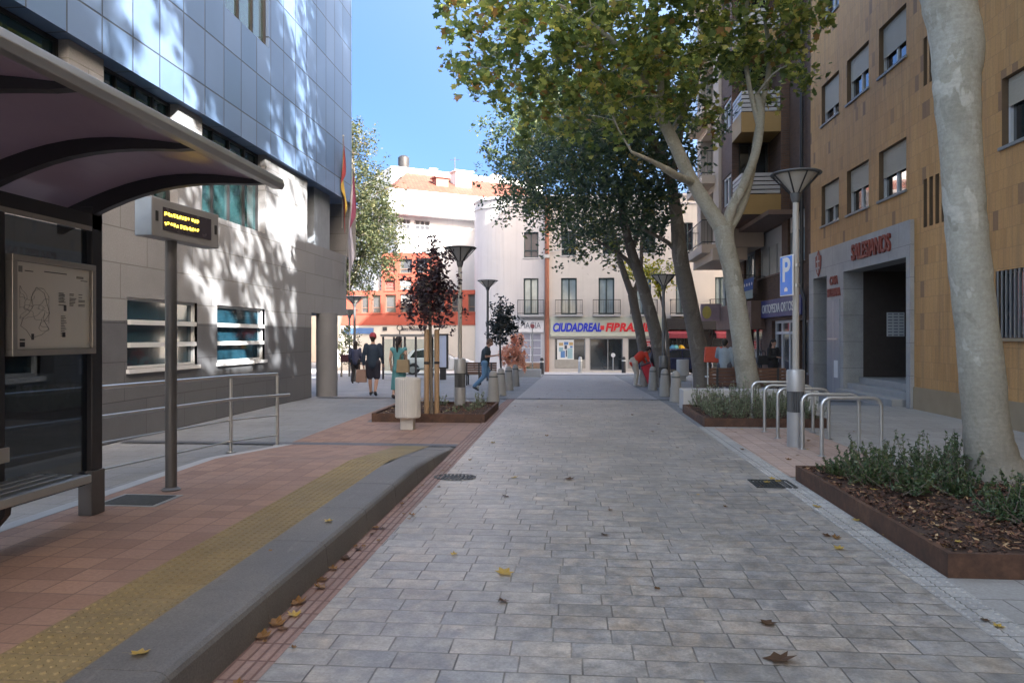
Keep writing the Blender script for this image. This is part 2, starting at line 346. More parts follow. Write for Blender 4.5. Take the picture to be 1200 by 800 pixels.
def bark(name, a, b, c):
    n = N(name); v = n.n('ShaderNodeTexVoronoi'); v.inputs['Scale'].default_value = 2.6
    mp = n.scale(n.pos(), (1.6, 1.6, .8)); nz = n.noise(3, 5, .6, mp)
    q = n.n('ShaderNodeVectorMath', operation='ADD'); n.l(mp, q.inputs[0]); n.l(nz, q.inputs[1]); n.l(q.outputs[0], v.inputs['Vector'])
    sp = n.n('ShaderNodeSeparateColor'); n.l(v.outputs['Color'], sp.inputs[0])
    col = n.ramp(sp.outputs[0], [(.0, a), (.55, a), (.62, b), (.86, b), (.9, c)])
    big = n.noise(1.3, 6, .68, n.scale(n.pos(), (1, 1, .38)), .8)
    col = n.mix(n.ramp(big, [(.42, .05), (.60, .6)]), n.mix(.25, a, b), col)
    pt = n.noise(2.2, 3, .5, n.scale(n.pos(), (1, 1, .5)), 1.2); col = n.mix(n.ramp(pt, [(.62, 0.0), (.65, .5)]), col, dk(b, .8))
    pt2 = n.noise(2.9, 3, .5, n.scale(n.pos(), (1.1, .9, .5)), 1.0); col = n.mix(n.ramp(pt2, [(.62, 0.0), (.645, .8)]), col, dk(c, 1.12))
    sx_ = n.n('ShaderNodeSeparateXYZ'); n.l(n.pos(), sx_.inputs[0]); mrz = n.n('ShaderNodeMapRange'); n.l(n.math('ADD', sx_.outputs[2], n.math('MULTIPLY', big, .8)), mrz.inputs[0])
    mrz.inputs[1].default_value = .35; mrz.inputs[2].default_value = 1.9; mrz.inputs[3].default_value = .55; mrz.inputs[4].default_value = 0.0
    col = n.mix(mrz.outputs[0], col, (.20,.165,.125))     # dirty splashed bark near the foot
    st = n.noise(4, 6, .7, n.scale(n.pos(), (1, 1, 6)))
    col = n.mix(1.0, col, n.ramp(st, [(.25, (.86,)*3), (.75, (1.1,)*3)]), 'MULTIPLY')
    f2 = n.noise(26, 5, .7)
    col = n.mix(.5, col, n.mix(1.0, col, n.ramp(f2, [(.3, (.65,)*3), (.7, (1.3,)*3)]), 'MULTIPLY'))
    return n.done(col, .8, 0, n.bump(n.math('ADD', n.math('MULTIPLY', f2, .6), st), .45, .012))
M['bark'] = bark('pale plane bark', (.385,.375,.32), (.30,.285,.225), (.44,.43,.375))
M['barkdark'] = bark('grey brown bark', (.17,.15,.125), (.115,.10,.085), (.22,.20,.17))

# ------------------------------------------------------------------ the ground and everything laid on it
def sheet(name, x0, x1, y0, y1, dz, m, fine=None):
    ys = sorted({y0, y1} | {q for q in (18, 46) if y0 < q < y1}); b = B()
    for a, c in zip(ys, ys[1:]): b.quad([(x0,a,gz(a)+dz),(x1,a,gz(a)+dz),(x1,c,gz(c)+dz),(x0,c,gz(c)+dz)])
    return tag(b.build(name, m), kind='structure')
sheet('ground', -400, 400, -120, 1500, -.012, M['walk'])
sheet('road', -1.5, 2.3, -20, 19.35, 0, M['paver'])
far_paver = tiled('far road blocks', 'XY', .34, .2, .005, [(.25,.255,.275),(.28,.285,.30),(.30,.30,.31)], (.16,.16,.165), .5, 'rand', .18, 1.0, .4)
sheet('road', -1.5, 2.3, 19.75, 39.5, 0, far_paver)
sheet('dark_band', -7.0, 7.7, 19.4, 19.7, .004, M['drain'])  # thin dark band laid right across the street
sheet('pavement', 2.55, 7.9, -20, 17.99, -.004, tiled('beige grey pavement slabs', 'XY', .6, .4, .006, [(.33,.32,.305),(.37,.36,.34),(.35,.335,.315)], (.17,.16,.15), .7, 'half', .18, .9, .3, (.75,.73,.7)))
sheet('dark_band', -7.0, -1.73, 10.74, 10.98, .006, M['drain'])  # second dark band, at the foot of the ramp
sheet('road_edge_strip', -1.72, -1.5, -20, 19.4, .002, M['redline'])
sheet('road_edge_strip', 2.3, 2.55, -20, 13.3, .002, M['greytact'])
sheet('pavement', 2.55, 4.1, 8.75, 13.35, .003, tiled('pink tiles in bounced sun tone', 'XY', .215, .215, .005, [(.42,.305,.25),(.48,.36,.30),(.45,.34,.29)], (.24,.18,.15), .72, 'none', .2, 1.1, .4, (.75,.7,.66)))  # lighter pink stands in for bounced sunlight by the racks
sheet('pavement', -4.35, -1.72, 10.75, 13.7, .003, M['pink'])
sheet('pavement', -4.35, -3.95, 13.7, 19.4, .003, M['pink'])
sheet('pavement', 2.3, 4.3, 13.3, 13.46, .004, M['greytact'])
sheet('pavement', -40, 40, 40.6, 47.0, .01, plain('cross street concrete in sunlit tone', (.56,.55,.54), .8, 0, .1, .7, .15, 40))  # pale colour stands in for sunlight on the cross street
# raised platform at the bus stop: level until y 8.3, then a ramp down to the street at y 10.7
PZ = .2
def pz(y): return PZ if y < 8.3 else max(.012, PZ * (10.7 - y) / 2.4)
def ramp_sheet(name, x0, x1, m, dz=0.0, ylo=-6.0, skirt=None):
    b = B(); ys = [ylo, 8.3, 10.7]
    for a, c in zip(ys, ys[1:]): b.quad([(x0,a,pz(a)+dz),(x1,a,pz(a)+dz),(x1,c,pz(c)+dz),(x0,c,pz(c)+dz)])
    return tag(b.build(name, m), kind='structure')
ramp_sheet('pavement', -4.22, -2.6, M['pink'])
yel = ramp_sheet('tactile_strip', -2.6, -2.12, M['yellow'], .001)
b = B()                                           # truncated domes on the tactile tiles
def domes(b, x0, x1, y0, y1, pitch, zf, r=.0125, h=.005):
    nx = int(round((x1 - x0) / pitch)); ny = int(round((y1 - y0) / pitch))
    for i in range(nx):
        for j in range(ny):
            x = x0 + (i + .5) * pitch; y = y0 + (j + .5) * pitch; z = zf(y)
            vs = [(x + r*math.cos(k*math.pi/3), y + r*math.sin(k*math.pi/3), z) for k in range(6)] + [(x + .6*r*math.cos(k*math.pi/3), y + .6*r*math.sin(k*math.pi/3), z + h) for k in range(6)]
            b.add(vs, [(k, (k+1) % 6, 6+(k+1) % 6, 6+k) for k in range(6)] + [(6,7,8,9,10,11)])
domes(b, -2.6, -2.12, 1.6, 10.4, .06, lambda y: pz(y) + .001, .016, .006)
tag(b.build('tactile_domes', M['yellow']), kind='structure')
b = B(); domes(b, 2.3, 2.55, 2.0, 10.0, .0625, lambda y: .002, .017, .006)
tag(b.build('tactile_domes', M['greytact']), kind='structure')
# granite kerb along the platform: stones about a metre long with a rounded upper edge, tapering down the ramp
b = B(); y = -6.0
prof = [(-2.12, 0), (-2.12, 1), (-1.80, 1), (-1.765, .97), (-1.742, .90), (-1.73, .8), (-1.71, 0)]
while y < 10.55:
    y2 = min(y + 1.0, 10.6); j = random.uniform(-.0015, .0015); n = len(prof)
    vs = []
    for yy in (y + .003, y2 - .003):
        hh = pz(yy) + .004 + j
        vs += [(px, yy, (-.02 if q == 0 else q * hh)) for px, q in prof]
    b.add(vs, [tuple(range(n)), tuple(range(n, 2*n))[::-1]] + [(i, n+i, n+i+1, i+1) for i in range(n-1)])
    y = y2
tag(b.build('kerb', M['kerb']), kind='structure')
b = B(); y = -6.0                                 # pale edging on the platform's inner side
while y < 10.6:
    y2 = min(y + 1.2, 10.7); b.add([(x, yy, z) for yy in (y + .002, y2 - .002) for x, z in ((-4.36, -.02), (-4.36, pz(yy)+.003), (-4.22, pz(yy)+.003), (-4.22, -.02))], [(0,1,2,3),(4,7,6,5),(0,4,5,1),(1,5,6,2),(2,6,7,3)]); y = y2
tag(b.build('kerb', M['kerbl']), kind='structure')
# kerb of the cross street
b = B(); b.box((-40, 40.4, gz(40.4) - .3), (40, 40.6, gz(40.5) + .03)); tag(b.build('kerb', M['kerbl']), kind='structure')

# drains and hatches
def grate(name, label, cx, cy, w, l, n_, round_=False, z=.004):
    t = thing(name, label, 'drain cover', (cx, cy, z)); b = B()
    if round_:
        for k in range(40):
            a = 2*math.pi*k/40; c2 = 2*math.pi*(k+1)/40
            b.add([(cx+q*w*math.cos(e), cy+q*l*math.sin(e), z+.006) for e in (a, c2) for q in (.86, 1)], [(0,1,3,2)])
    else:
        b.box((cx-w, cy-l, z-.003), (cx-w+.03, cy+l, z+.006)); b.box((cx+w-.03, cy-l, z-.003), (cx+w, cy+l, z+.006))
        b.box((cx-w+.03, cy-l, z-.003), (cx+w-.03, cy-l+.03, z+.006)); b.box((cx-w+.03, cy+l-.03, z-.003), (cx+w-.03, cy+l, z+.006))
    b.build('frame', M['iron'], t); b = B()
    for i in range(n_):
        x = cx - w + .05 + (2*w - .1) * (i + .5) / n_; e = l*.84*(math.sqrt(max(0, 1-((x-cx)/w)**2)) if round_ else 1)
        b.box((x - .012, cy - e, z-.002), (x + .012, cy + e, z + .005))
    b.build('bars', M['iron'], t); b = B(); b.quad([(cx-w*.9, cy-l*.6, z-.003), (cx+w*.9, cy-l*.6, z-.003), (cx+w*.9, cy+l*.6, z-.003), (cx-w*.9, cy+l*.6, z-.003)]); b.build('pit', M['black'], t)
p = G(527, 559); grate('drain_cover', 'dark slotted drain cover at the ramp end of the kerb', p.x + .06, p.y, .25, .19, 9, True)
p = G(905, 567); grate('drain_cover', 'dark square drain grate beside the rusty planter on the right', p.x, p.y, .22, .22, 9)
t = thing('access_hatch', 'flat grey metal hatch in the pink tiles by the display pole', 'hatch', tuple(G(163, 586, PZ)))
p = t.location; b = B(); b.box((p.x-.24, p.y-.19, PZ+.001), (p.x+.24, p.y+.19, PZ+.008)); b.build('lid', M['iron'], t, bevel=.003)
b = B(); b.box((p.x-.28, p.y-.23, PZ+.0005), (p.x+.28, p.y+.23, PZ+.004)); b.build('frame', M['galv'], t)
# ------------------------------------------------------------------ walls with openings
def wall(b, fn, a0, a1, z0, z1, ops, depth, m=0, mr=None, back=None):
    """front faces of a wall split round rectangular openings, plus the reveals; fn(a, z, t) -> point, t = depth inwards"""
    mr = m if mr is None else mr
    A = sorted({a0, a1} | {q for o in ops for q in o[:2] if a0 < q < a1}); Z = sorted({z0, z1} | {q for o in ops for q in o[2:4] if z0 < q < z1})
    for x, y in zip(A, A[1:]):
        for p, q in zip(Z, Z[1:]):
            cx, cz = (x+y)/2, (p+q)/2
            if any(o[0] < cx < o[1] and o[2] < cz < o[3] for o in ops): continue
            b.quad([fn(x,p,0), fn(y,p,0), fn(y,q,0), fn(x,q,0)], m)
    for o in ops:
        x, y, p, q = o[:4]; d = o[4] if len(o) > 4 else depth
        for c in (((x,p),(y,p)), ((y,p),(y,q)), ((y,q),(x,q)), ((x,q),(x,p))):
            b.quad([fn(*c[0],0), fn(*c[1],0), fn(*c[1],d), fn(*c[0],d)], mr)
        if back is not None: b.quad([fn(x,p,d), fn(y,p,d), fn(y,q,d), fn(x,q,d)], back)
def bar(b, fn, x, y, p, q, t0, t1, m=0):
    vs = [fn(a, z, t) for t in (t0, t1) for a, z in ((x,p),(y,p),(y,q),(x,q))]
    b.add(vs, [(0,1,2,3),(4,7,6,5),(0,4,5,1),(1,5,6,2),(2,6,7,3),(3,7,4,0)], m)
def window(parent, fn, x, y, p, q, t, fm, pm, mull=(), trans=(), fw=.06, sill=None, sm=None, shutter=None, shm=None, name='window'):
    """window part: frame mesh with pane / sill / shutter below it"""
    b = B(); t0, t1 = t - .05, t + .03
    bar(b, fn, x, x+fw, p, q, t0, t1); bar(b, fn, y-fw, y, p, q, t0, t1)
    bar(b, fn, x+fw, y-fw, p, p+fw, t0, t1); bar(b, fn, x+fw, y-fw, q-fw, q, t0, t1)
    for k in mull: c = x + (y-x)*k; bar(b, fn, c-fw*.5, c+fw*.5, p+fw, q-fw, t0+.004, t1)
    for k in trans: c = p + (q-p)*k; bar(b, fn, x+fw, y-fw, c-fw*.5, c+fw*.5, t0+.008, t1)
    w = b.build(name, fm, parent)
    b = B(); b.quad([fn(x+.01,p+.01,t), fn(y-.01,p+.01,t), fn(y-.01,q-.01,t), fn(x+.01,q-.01,t)]); b.build('pane', pm, w)
    if sill: b = B(); bar(b, fn, x-.05, y+.05, p-.06, p-.002, -sill, t); b.build('sill', sm or fm, w)
    if shutter:
        b = B(); zb = q - (q-p)*shutter; k = zb
        while k < q - .03: bar(b, fn, x+fw*.7, y-fw*.7, k, min(k+.045, q-.02), t-.075, t-.06); k += .05
        b.build('roller_shutter', shm, w)
    return w
def balcony(parent, fn, x, y, z, dep, h=1.0, n=12, slab=.12, m=None, sm=None):
    b = B(); bar(b, fn, x, y, z-slab, z, -dep, 0); bl = b.build('balcony_slab', sm, parent); b = B()
    for zz in (z+.08, z+h):
        for (a0, a1, t0, t1) in ((x, y, -dep, -dep+.03), (x, x+.03, -dep+.03, 0), (y-.03, y, -dep+.03, 0)): bar(b, fn, a0, a1, zz, zz+.035, t0, t1)
    for i in range(n+1): a = x + .008 + (y-x-.03)*i/n; bar(b, fn, a, a+.014, z, z+h, -dep+.008, -dep+.022)
    for i in range(3):
        for e in (x+.006, y-.024): bar(b, fn, e, e+.014, z, z+h, -dep+.09+i*(dep-.1)/3, -dep+.105+i*(dep-.1)/3)
    b.build('railing', m or M['dark'], parent)
def pxr(fnX, r):                          # pixel rectangle (x0,y0 at one edge, x1 ...) on a plane -> a0,a1,z0,z1
    pts = [fnX(r[0], r[1]), fnX(r[0], r[2]), fnX(r[3], r[4]), fnX(r[3], r[5])]
    return pts

# ------------------------------------------------------------------ civic building on the left (plane x = -7.1, seen from +x)
LX = -7.1
fL = lambda a, z, t: (LX - t, a, z)
def yz(px, py): p = onX(px, py, LX); return p.y, p.z
cb = thing('office_building', 'modern civic building with blue grey metal cladding over pale stone', 'building', (LX, 8, 0))
M['granite'] = tiled('dark granite plinth', 'YZ', 1.2, .62, .008, [(.10,.106,.12),(.118,.124,.136),(.108,.114,.128)], (.05,.05,.055), .5, 'half', .2, 3, .3)
M['limestone'] = tiled('pale limestone cladding', 'YZ', 1.45, .56, .010, [(.225,.232,.25),(.25,.255,.27),(.238,.245,.26)], (.15,.15,.15), .75, 'half', .1, 1.5, .4, (.86,.85,.83))
def panels():
    n = N('blue grey metal panels'); rc, rv, jm = n.tiles('YZ', .76, 1.07, .018, 'none')
    c = n.ramp(rv, [(0,(.115,.19,.33)),(.5,(.135,.21,.36)),(1,(.155,.235,.39))]); nz = n.noise(.8, 5, .6)
    c = n.mix(1.0, c, n.ramp(nz, [(.2,(.88,)*3),(.8,(1.12,)*3)]), 'MULTIPLY'); c = n.mix(jm, c, (.05,.06,.075))
    h = n.math('ADD', n.math('SUBTRACT', 1.0, jm), n.math('MULTIPLY', rv, .4))
    return n.done(c, n.math('MULTIPLY_ADD', nz, .2, .30), .2, n.bump(h, .4, .01))
M['panels'] = panels()
M['whiteframe'] = plain('white window aluminium', (.62,.64,.66), .45, .1, .06, 2, .02)
Yend = yz(406, 300)[0]; Ygr = yz(365, 400)[0]; zrec0, zrec1 = 4.04, 5.87; Yrec = yz(311, 200)[0]
y1a, y1b = yz(149, 390)[0], yz(231, 390)[0]; y2a, y2b = yz(254.5, 390)[0], yz(310, 390)[0]
gw = [(y1a, y1b, 1.12, 2.28), (y2a, y2b, 1.12, 2.28), (y1a-4.4, y1a-1.9, 1.12, 2.28), (y1a-8.6, y1a-6.4, 1.12, 2.28)]
b = B(); wall(b, fL, -14, Ygr, -.02, 1.9, gw, .12); b.quad([(LX, Ygr, -.02), (LX-9, Ygr, -.02), (LX-9, Ygr, 2.3), (LX, Ygr, 2.3)]); b.build('plinth', M['granite'], cb)
b = B()
Ylg0 = yz(360, 260)[0]
wall(b, fL, -14, Ygr, 1.9, 2.3, gw, .12); wall(b, fL, -14, Yrec, 2.3, zrec0, [], .1)
wall(b, fL, Yrec, Yend, 2.3, 5.87, [(Ylg0, Yend + 1, 4.19, 6.2, 1.9)], .1)
b.quad([(LX, Yrec, zrec0), (LX-1.0, Yrec, zrec0), (LX-1.0, Yrec, zrec1), (LX, Yrec, zrec1)])
b.quad([(LX, -14, zrec0), (LX, Yrec, zrec0), (LX-1.0, Yrec, zrec0), (LX-1.0, -14, zrec0)])
b.quad([(LX, Yend, 2.3), (LX-10, Yend, 2.3), (LX-10, Yend, 4.19), (LX, Yend, 4.19)])
b.quad([(LX, Ygr, 2.3), (LX-9, Ygr, 2.3), (LX-9, Yend, 2.3), (LX, Yend, 2.3)])
b.build('stone_wall', M['limestone'], cb)
b = B(); cw = [(yz(257, 20)[0], yz(309, 20)[0], yz(309, 57)[1], 11.6), (7.2, 9.4, 9.6, 11.6), (1.5, 4.0, 9.6, 11.6)]
wall(b, lambda a, z, t: (LX + .12 - t, a, z), -14, Yend + .15, 5.87, 17.0, cw, .14)
b.quad([(LX+.12, -14, 5.87), (LX+.12, Yend+.15, 5.87), (LX-10, Yend+.15, 5.87), (LX-10, -14, 5.87)])
b.quad([(LX+.12, Yend+.15, 5.87), (LX-10, Yend+.15, 5.87), (LX-10, Yend+.15, 17), (LX+.12, Yend+.15, 17)])
b.quad([(LX+.12, -14, 17), (LX+.12, Yend+.15, 17), (LX-10, Yend+.15, 17), (LX-10, -14, 17)]); b.quad([(LX+.12,-14,0),(LX-10,-14,0),(LX-10,-14,17),(LX+.12,-14,17)])
b.quad([(LX-10, -14, 0), (LX-10, Yend, 0), (LX-10, Yend, 17), (LX-10, -14, 17)])
b.build('metal_cladding', M['panels'], cb)
for o in cw: window(cb, lambda a, z, t: (LX + .12 - t, a, z), *o[:4], .12, M['dark'], M['panegreen'], (.36, .68), (), .05)
M['paneblue'] = glass('blue green tinted window glass', (.012,.045,.07))
for o in gw:                              # ground floor windows: dark panes behind two thick white bars
    w = window(cb, fL, *o, .10, M['whiteframe'], M['paneblue'], (), (), .045)
    b = B()
    for k in (.335, .655): z = o[2] + (o[3]-o[2])*k; bar(b, fL, o[0]+.05, o[1]-.05, z-.04, z+.04, -.02, .07)
    b.build('louvre', M['whiteframe'], w); b = B(); bar(b, fL, o[0]-.03, o[1]+.03, o[2]-.07, o[2]-.003, -.06, .08); b.build('sill', M['whiteframe'], w)
# recessed first-floor window band: square pillars and dark glass between them
pil = [yz(85, 100)[0], yz(216, 180)[0]]
pedge = [(-3.0, -2.0), (1.5, 2.4), (yz(82, 80)[0], yz(123, 100)[0]), (yz(210, 160)[0], yz(238, 190)[0])]
for i, (a, c) in enumerate(pedge):
    b = B(); bar(b, fL, a, c, zrec0, zrec1-.004, .02, .8); b.build('pillar', M['limestone'], cb)
ed = [-14] + [q for e in pedge for q in e] + [Yrec]
for a, c in zip(ed[::2], ed[1::2]): window(cb, fL, a+.01, c-.01, zrec0+.004, zrec1-.01, .22, M['dark'], M['panegreen'], (.25, .5, .75), (), .05)
# corner loggia and its pillar, column under the corner
b = B(); bar(b, fL, yz(374, 250)[0], yz(392, 250)[0], 4.192, 5.866, .15, .75); b.build('pillar', plain('grey blue render', (.22,.25,.29), .7), cb)
window(cb, fL, Ylg0+.02, yz(372, 250)[0]+.6, 4.2, 5.86, .9, M['dark'], M['panegreen'], (.5,), (.6,), .05)
b = B(); b.box((LX-1.95, Ylg0+.02, 4.2), (LX-1.91, Yend, 5.86)); b.build('loggia_back', plain('mid grey render', (.2,.21,.23), .8), cb)  # flat grey wall at the back of the loggia
c = G(383, 463.5); b = B(); b.lathe([(.30,-.15),(.30,2.31)], (c.x, c.y, 0), 28); b.build('column', plain('dark grey column concrete', (.17,.175,.185), .7, 0, .18, 2), cb, smooth=True)
b = B(); b.box((LX-5, Yend-.4, -.2), (LX-4.7, Yend-.1, 2.3)); b.build('column', M['concrete'], cb)

# flags on slanted poles at the corner
def flag(name, label, p0, tip, bands, sag, emblem=None):
    t = thing(name, label, 'flag', p0); b = B(); b.tube([p0, tip], [.022, .016], 8); b.ball(tip, .035, 8); b.build('pole', M['galv'], t, smooth=True)
    p0, tip = Vector(p0), Vector(tip); n = 16; k = 12; tot = sum(q for _, q in bands); acc = 0
    for c, q in bands:
        b = B(); vs = []
        for i in range(k+1):
            f = (acc + q*i/k) / tot; a = tip + (p0 - tip) * (.62 * f)
            for j in range(n+1):
                g = j / n; fold = .05*math.sin(9*f + 2.5*g) * (0.3+g)
                vs.append(a + Vector((fold + .12*g*f, .10*math.sin(14*f+1.3*g)*(.25+g), -sag*g*(1-.12*f))) + (tip-p0).normalized()*(-.28*g*f))
        b.add(vs, [(i*(n+1)+j, i*(n+1)+j+1, (i+1)*(n+1)+j+1, (i+1)*(n+1)+j) for i in range(k) for j in range(n)])
        o = b.build('cloth', c, t, smooth=True, sharp=80); acc += q
flr, fly = plain('red cloth', (.30,.05,.055), .8), plain('yellow cloth', (.52,.36,.07), .8)
flw, flm = plain('white cloth', (.60,.58,.66), .8), plain('crimson cloth', (.26,.07,.13), .8)
flag('flag', 'red and yellow flag hanging from a slanted pole at the corner', (LX-.0, Yend-.45, 5.0), (LX+.22, Yend-1.0, 7.7), [(flr,1),(fly,2),(flr,1)], 1.1)
flag('flag', 'white and crimson flag hanging lower at the building corner', (LX-.0, Yend-.25, 3.2), (LX+.46, Yend-.75, 6.9), [(flm,1),(flw,3.4)], 1.5)

# railing of the access ramp in front of it
p1, p2 = G(270.5, 530), G(325, 522); q0 = Vector((p1.x-.85, 5.3, .1)); q0.z = 0.05
rl = thing('ramp_railing', 'stainless steel ramp railing with four horizontal bars', 'railing', tuple(p1)); 
ends = [Vector((q0.x, q0.y, 0)), Vector((p1.x, p1.y, 0)), Vector((p2.x, p2.y, 0))]
mid = ends[0].lerp(ends[1], .02)
for e in (mid, ends[1], ends[2]):
    b = B(); b.tube([(e.x, e.y, 0), (e.x, e.y, 1.06)], .024, 12); b.lathe([(.06,0),(.06,.012),(.03,.02)], (e.x, e.y, .0), 16); b.build('post', M['steel'], rl, smooth=True)
for z, r in ((1.08, .025), (.76, .022), (.46, .012), (.16, .012)):
    b = B(); pts = [ends[0] + Vector((0,0,z)), ends[1] + Vector((0,0,z)), ends[2] + Vector((0,0,z - .0))]
    if z == .76:
        pts = [q + Vector((.06, -.02, 0)) for q in pts]; d = (pts[2]-pts[1]).normalized(); pts.append(pts[2] + d*.16)
    if z < .7: pts = [q + Vector((.0, 0, 0)) for q in pts]
    b.tube(pts, r, 10); b.build('rail', M['steel'], rl, smooth=True)
# ------------------------------------------------------------------ ochre school building on the right (plane x = 7.8, seen from -x)
RX = 7.8
fR = lambda a, z, t: (RX + t, a, z)
def yr(px): return onX(px, 394, RX).y
def zr(px, py): return onX(px, py, RX).z
def ochre():
    n = N('ochre glazed wall tiles'); rc, rv, jm = n.tiles('YZ', .17, .36, .006, 'half')
    c = n.ramp(rv, [(0,(.46,.25,.09)),(.3,(.51,.285,.105)),(.6,(.53,.30,.115)),(.965,(.50,.275,.105)),(.975,(.29,.165,.08)),(1,(.25,.14,.07))])
    v2 = n.noise(.35, 6, .65, n.scale(n.pos(), (1, 1, .35))); c = n.mix(1.0, c, n.ramp(v2, [(.25,(.78,.76,.74)),(.75,(1.15,1.15,1.12))]), 'MULTIPLY')
    st = n.noise(2.2, 6, .7, n.scale(n.pos(), (1, 2.5, .12))); c = n.mix(n.ramp(st, [(.50, 0.0), (.74, .75)]), c, (.24,.15,.08))
    c = n.mix(.3, c, n.mix(1.0, c, n.ramp(n.noise(24, 5, .7), [(.3,(.6,)*3),(.7,(1.35,)*3)]), 'MULTIPLY'))
    c = n.mix(n.math('MULTIPLY', jm, .45), c, (.20,.12,.06))
    h = n.math('ADD', n.math('SUBTRACT', 1.0, jm), n.math('MULTIPLY', rv, .5))
    return n.done(c, .62, 0, n.bump(h, .45, .008))
M['ochre'] = ochre()
M['greystone'] = tiled('grey portal stone', 'YZ', 1.1, .75, .005, [(.335,.335,.335),(.36,.36,.355),(.345,.345,.345)], (.12,.12,.13), .55, 'half', .2, 2.5, .3, (.8,.8,.8))
M['reveal'] = plain('brown window reveal', (.13,.085,.05), .8)
M['shut'] = plain('beige roller shutter', (.42,.38,.31), .6, 0, .1, 3, .03)
M['crimson'] = plain('dark red letters', (.22,.045,.03), .55, .1, .2, 8, .02)
M['plinthgrey'] = plain('stained grey brown plinth', (.33,.255,.165), .85, 0, .3, 1.5, .3, 30)
ob = thing('school_building', 'ochre tiled school building with grey stone portal and roller shutters', 'building', (RX, 14, 0))
y0b, y1b = yr(1062), yr(1030)
zA0, zA1 = zr(1062, 222), zr(1062, 160); FH = zr(1062, 65) - zA0
cols = [(yr(1062), yr(1030)), (yr(1018), yr(992.5)), (yr(983), yr(962.7)), (yr(1174)-1.55, yr(1174)), (yr(1174)-5.6, yr(1174)-4.05), (yr(1174)-8.6, yr(1174)-7.05)]
wins = [(a, c, zA0 + k*FH, zA1 + k*FH) for k in range(4) for a, c in cols if a > 4.6]
slits = []
for k in range(4):
    ys0, ys1 = yr(1108), yr(1082); n4 = 4
    for i in range(n4):
        w = (ys1 - ys0) / (n4 - .35); a = ys0 + i*w; slits.append((a, a + w*.62, zr(1108, 259) + k*FH, zr(1108, 199.5) + k*FH))
py0, py1, pzt = yr(1071.5), yr(951.5), zr(1071.5, 257)
m0, m1, mzt = yr(1066.5), yr(992), zr(1067, 301); d0, d1, dzt = yr(972.5), yr(956.5), zr(972.5, 323)
barw = (yr(1167) - 2.1, yr(1167), zr(1200, 396), zr(1200, 313))
Yo1 = yr(950)
ROOF = 17.5
b = B(); wall(b, fR, 4.3, Yo1, .5, ROOF, [w for w in wins if w[3] < ROOF] + slits + [barw, (py0, py1, -1, pzt)], .22, 0, 1)
b.quad([(RX,4.3,-.5),(RX+12,4.3,-.5),(RX+12,4.3,ROOF),(RX,4.3,ROOF)]); b.quad([(RX,4.3,ROOF),(RX,Yo1,ROOF),(RX+12,Yo1,ROOF),(RX+12,4.3,ROOF)])
b.quad([(RX+12,4.3,-.5),(RX+12,Yo1,-.5),(RX+12,Yo1,ROOF),(RX+12,4.3,ROOF)]); b.quad([(RX,Yo1,ROOF-9),(RX+12,Yo1,ROOF-9),(RX+12,Yo1,ROOF),(RX,Yo1,ROOF)])
b.build('wall', [M['ochre'], M['reveal']], ob)
fq = lambda a, z, t: (RX - .03 + t, a, z)
b = B(); wall(b, lambda a, z, t: (RX - .03 + t, a, z), 4.3, py0 - .012, -.6, .5, [], .1); b.quad([(RX-.03,4.3,.5),(RX,4.3,.5),(RX,py0-.012,.5),(RX-.03,py0-.012,.5)])
b.build('plinth', M['plinthgrey'], ob); b = B(); wall(b, lambda a, z, t: (RX - .03 + t, a, z), py1 + .012, Yo1, -.6, .5, [], .1)
b.build('plinth', M['plinthgrey'], ob)
for i, w in enumerate(wins):
    if w[3] > ROOF: continue
    window(ob, fR, *w, .17, M['whiteframe'], M['pane'], (.5,), (), .06, .05, M['greypaint'], [.55, .5, .60, .42, .55, .35, .64, .52, .70, .58, .8][i % 11], M['shut'])
b = B()
for s_ in slits: b.quad([fR(s_[0], s_[2], .215), fR(s_[1], s_[2], .215), fR(s_[1], s_[3], .215), fR(s_[0], s_[3], .215)])
b.build('ventilation_slits', M['black'], ob)
w = window(ob, fR, *barw, .16, M['dark'], M['panegrey'], (.5,), (), .05, .06, M['plinthgrey']); b = B()
k = barw[0] + .06
while k < barw[1]: bar(b, fR, k, k + .025, barw[2] + .004, barw[3] - .004, -.02, .005); k += .13
b.build('bars', M['greypaint'], w)
# portal: grey stone surround, two openings, room behind
fP = lambda a, z, t: (RX - .09 + t, a, z)
b = B(); wall(b, fP, py0, py1, -.6, pzt, [(m0, m1, -1, mzt), (d0, d1, -1, dzt)], .55)
b.quad([fP(py0,-.6,0), fP(py0,-.6,.1), fP(py0,pzt,.1), fP(py0,pzt,0)]); b.quad([fP(py1,-.6,0), fP(py1,-.6,.1), fP(py1,pzt,.1), fP(py1,pzt,0)]); b.quad([fP(py0,pzt,0), fP(py1,pzt,0), fP(py1,pzt,.1), fP(py0,pzt,.1)])
por = b.build('portal', M['greystone'], ob)
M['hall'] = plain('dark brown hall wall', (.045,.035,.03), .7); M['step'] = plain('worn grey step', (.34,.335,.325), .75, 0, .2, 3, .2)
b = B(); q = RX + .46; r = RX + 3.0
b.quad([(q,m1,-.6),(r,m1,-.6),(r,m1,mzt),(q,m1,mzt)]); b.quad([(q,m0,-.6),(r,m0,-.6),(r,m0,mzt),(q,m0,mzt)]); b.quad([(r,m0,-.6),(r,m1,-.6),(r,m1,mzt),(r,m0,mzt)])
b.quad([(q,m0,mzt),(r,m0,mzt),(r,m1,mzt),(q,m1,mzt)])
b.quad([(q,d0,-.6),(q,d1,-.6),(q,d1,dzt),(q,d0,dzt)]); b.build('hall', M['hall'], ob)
for i in range(3):
    b = B(); b.box((RX - .30 + .32*i, m0 + .25 + .0*i, -.3), (RX + 3.0, m1 - .004 - .0*i, .0 + .165*(i+1))); b.build('step', M['step'], ob, bevel=.012)
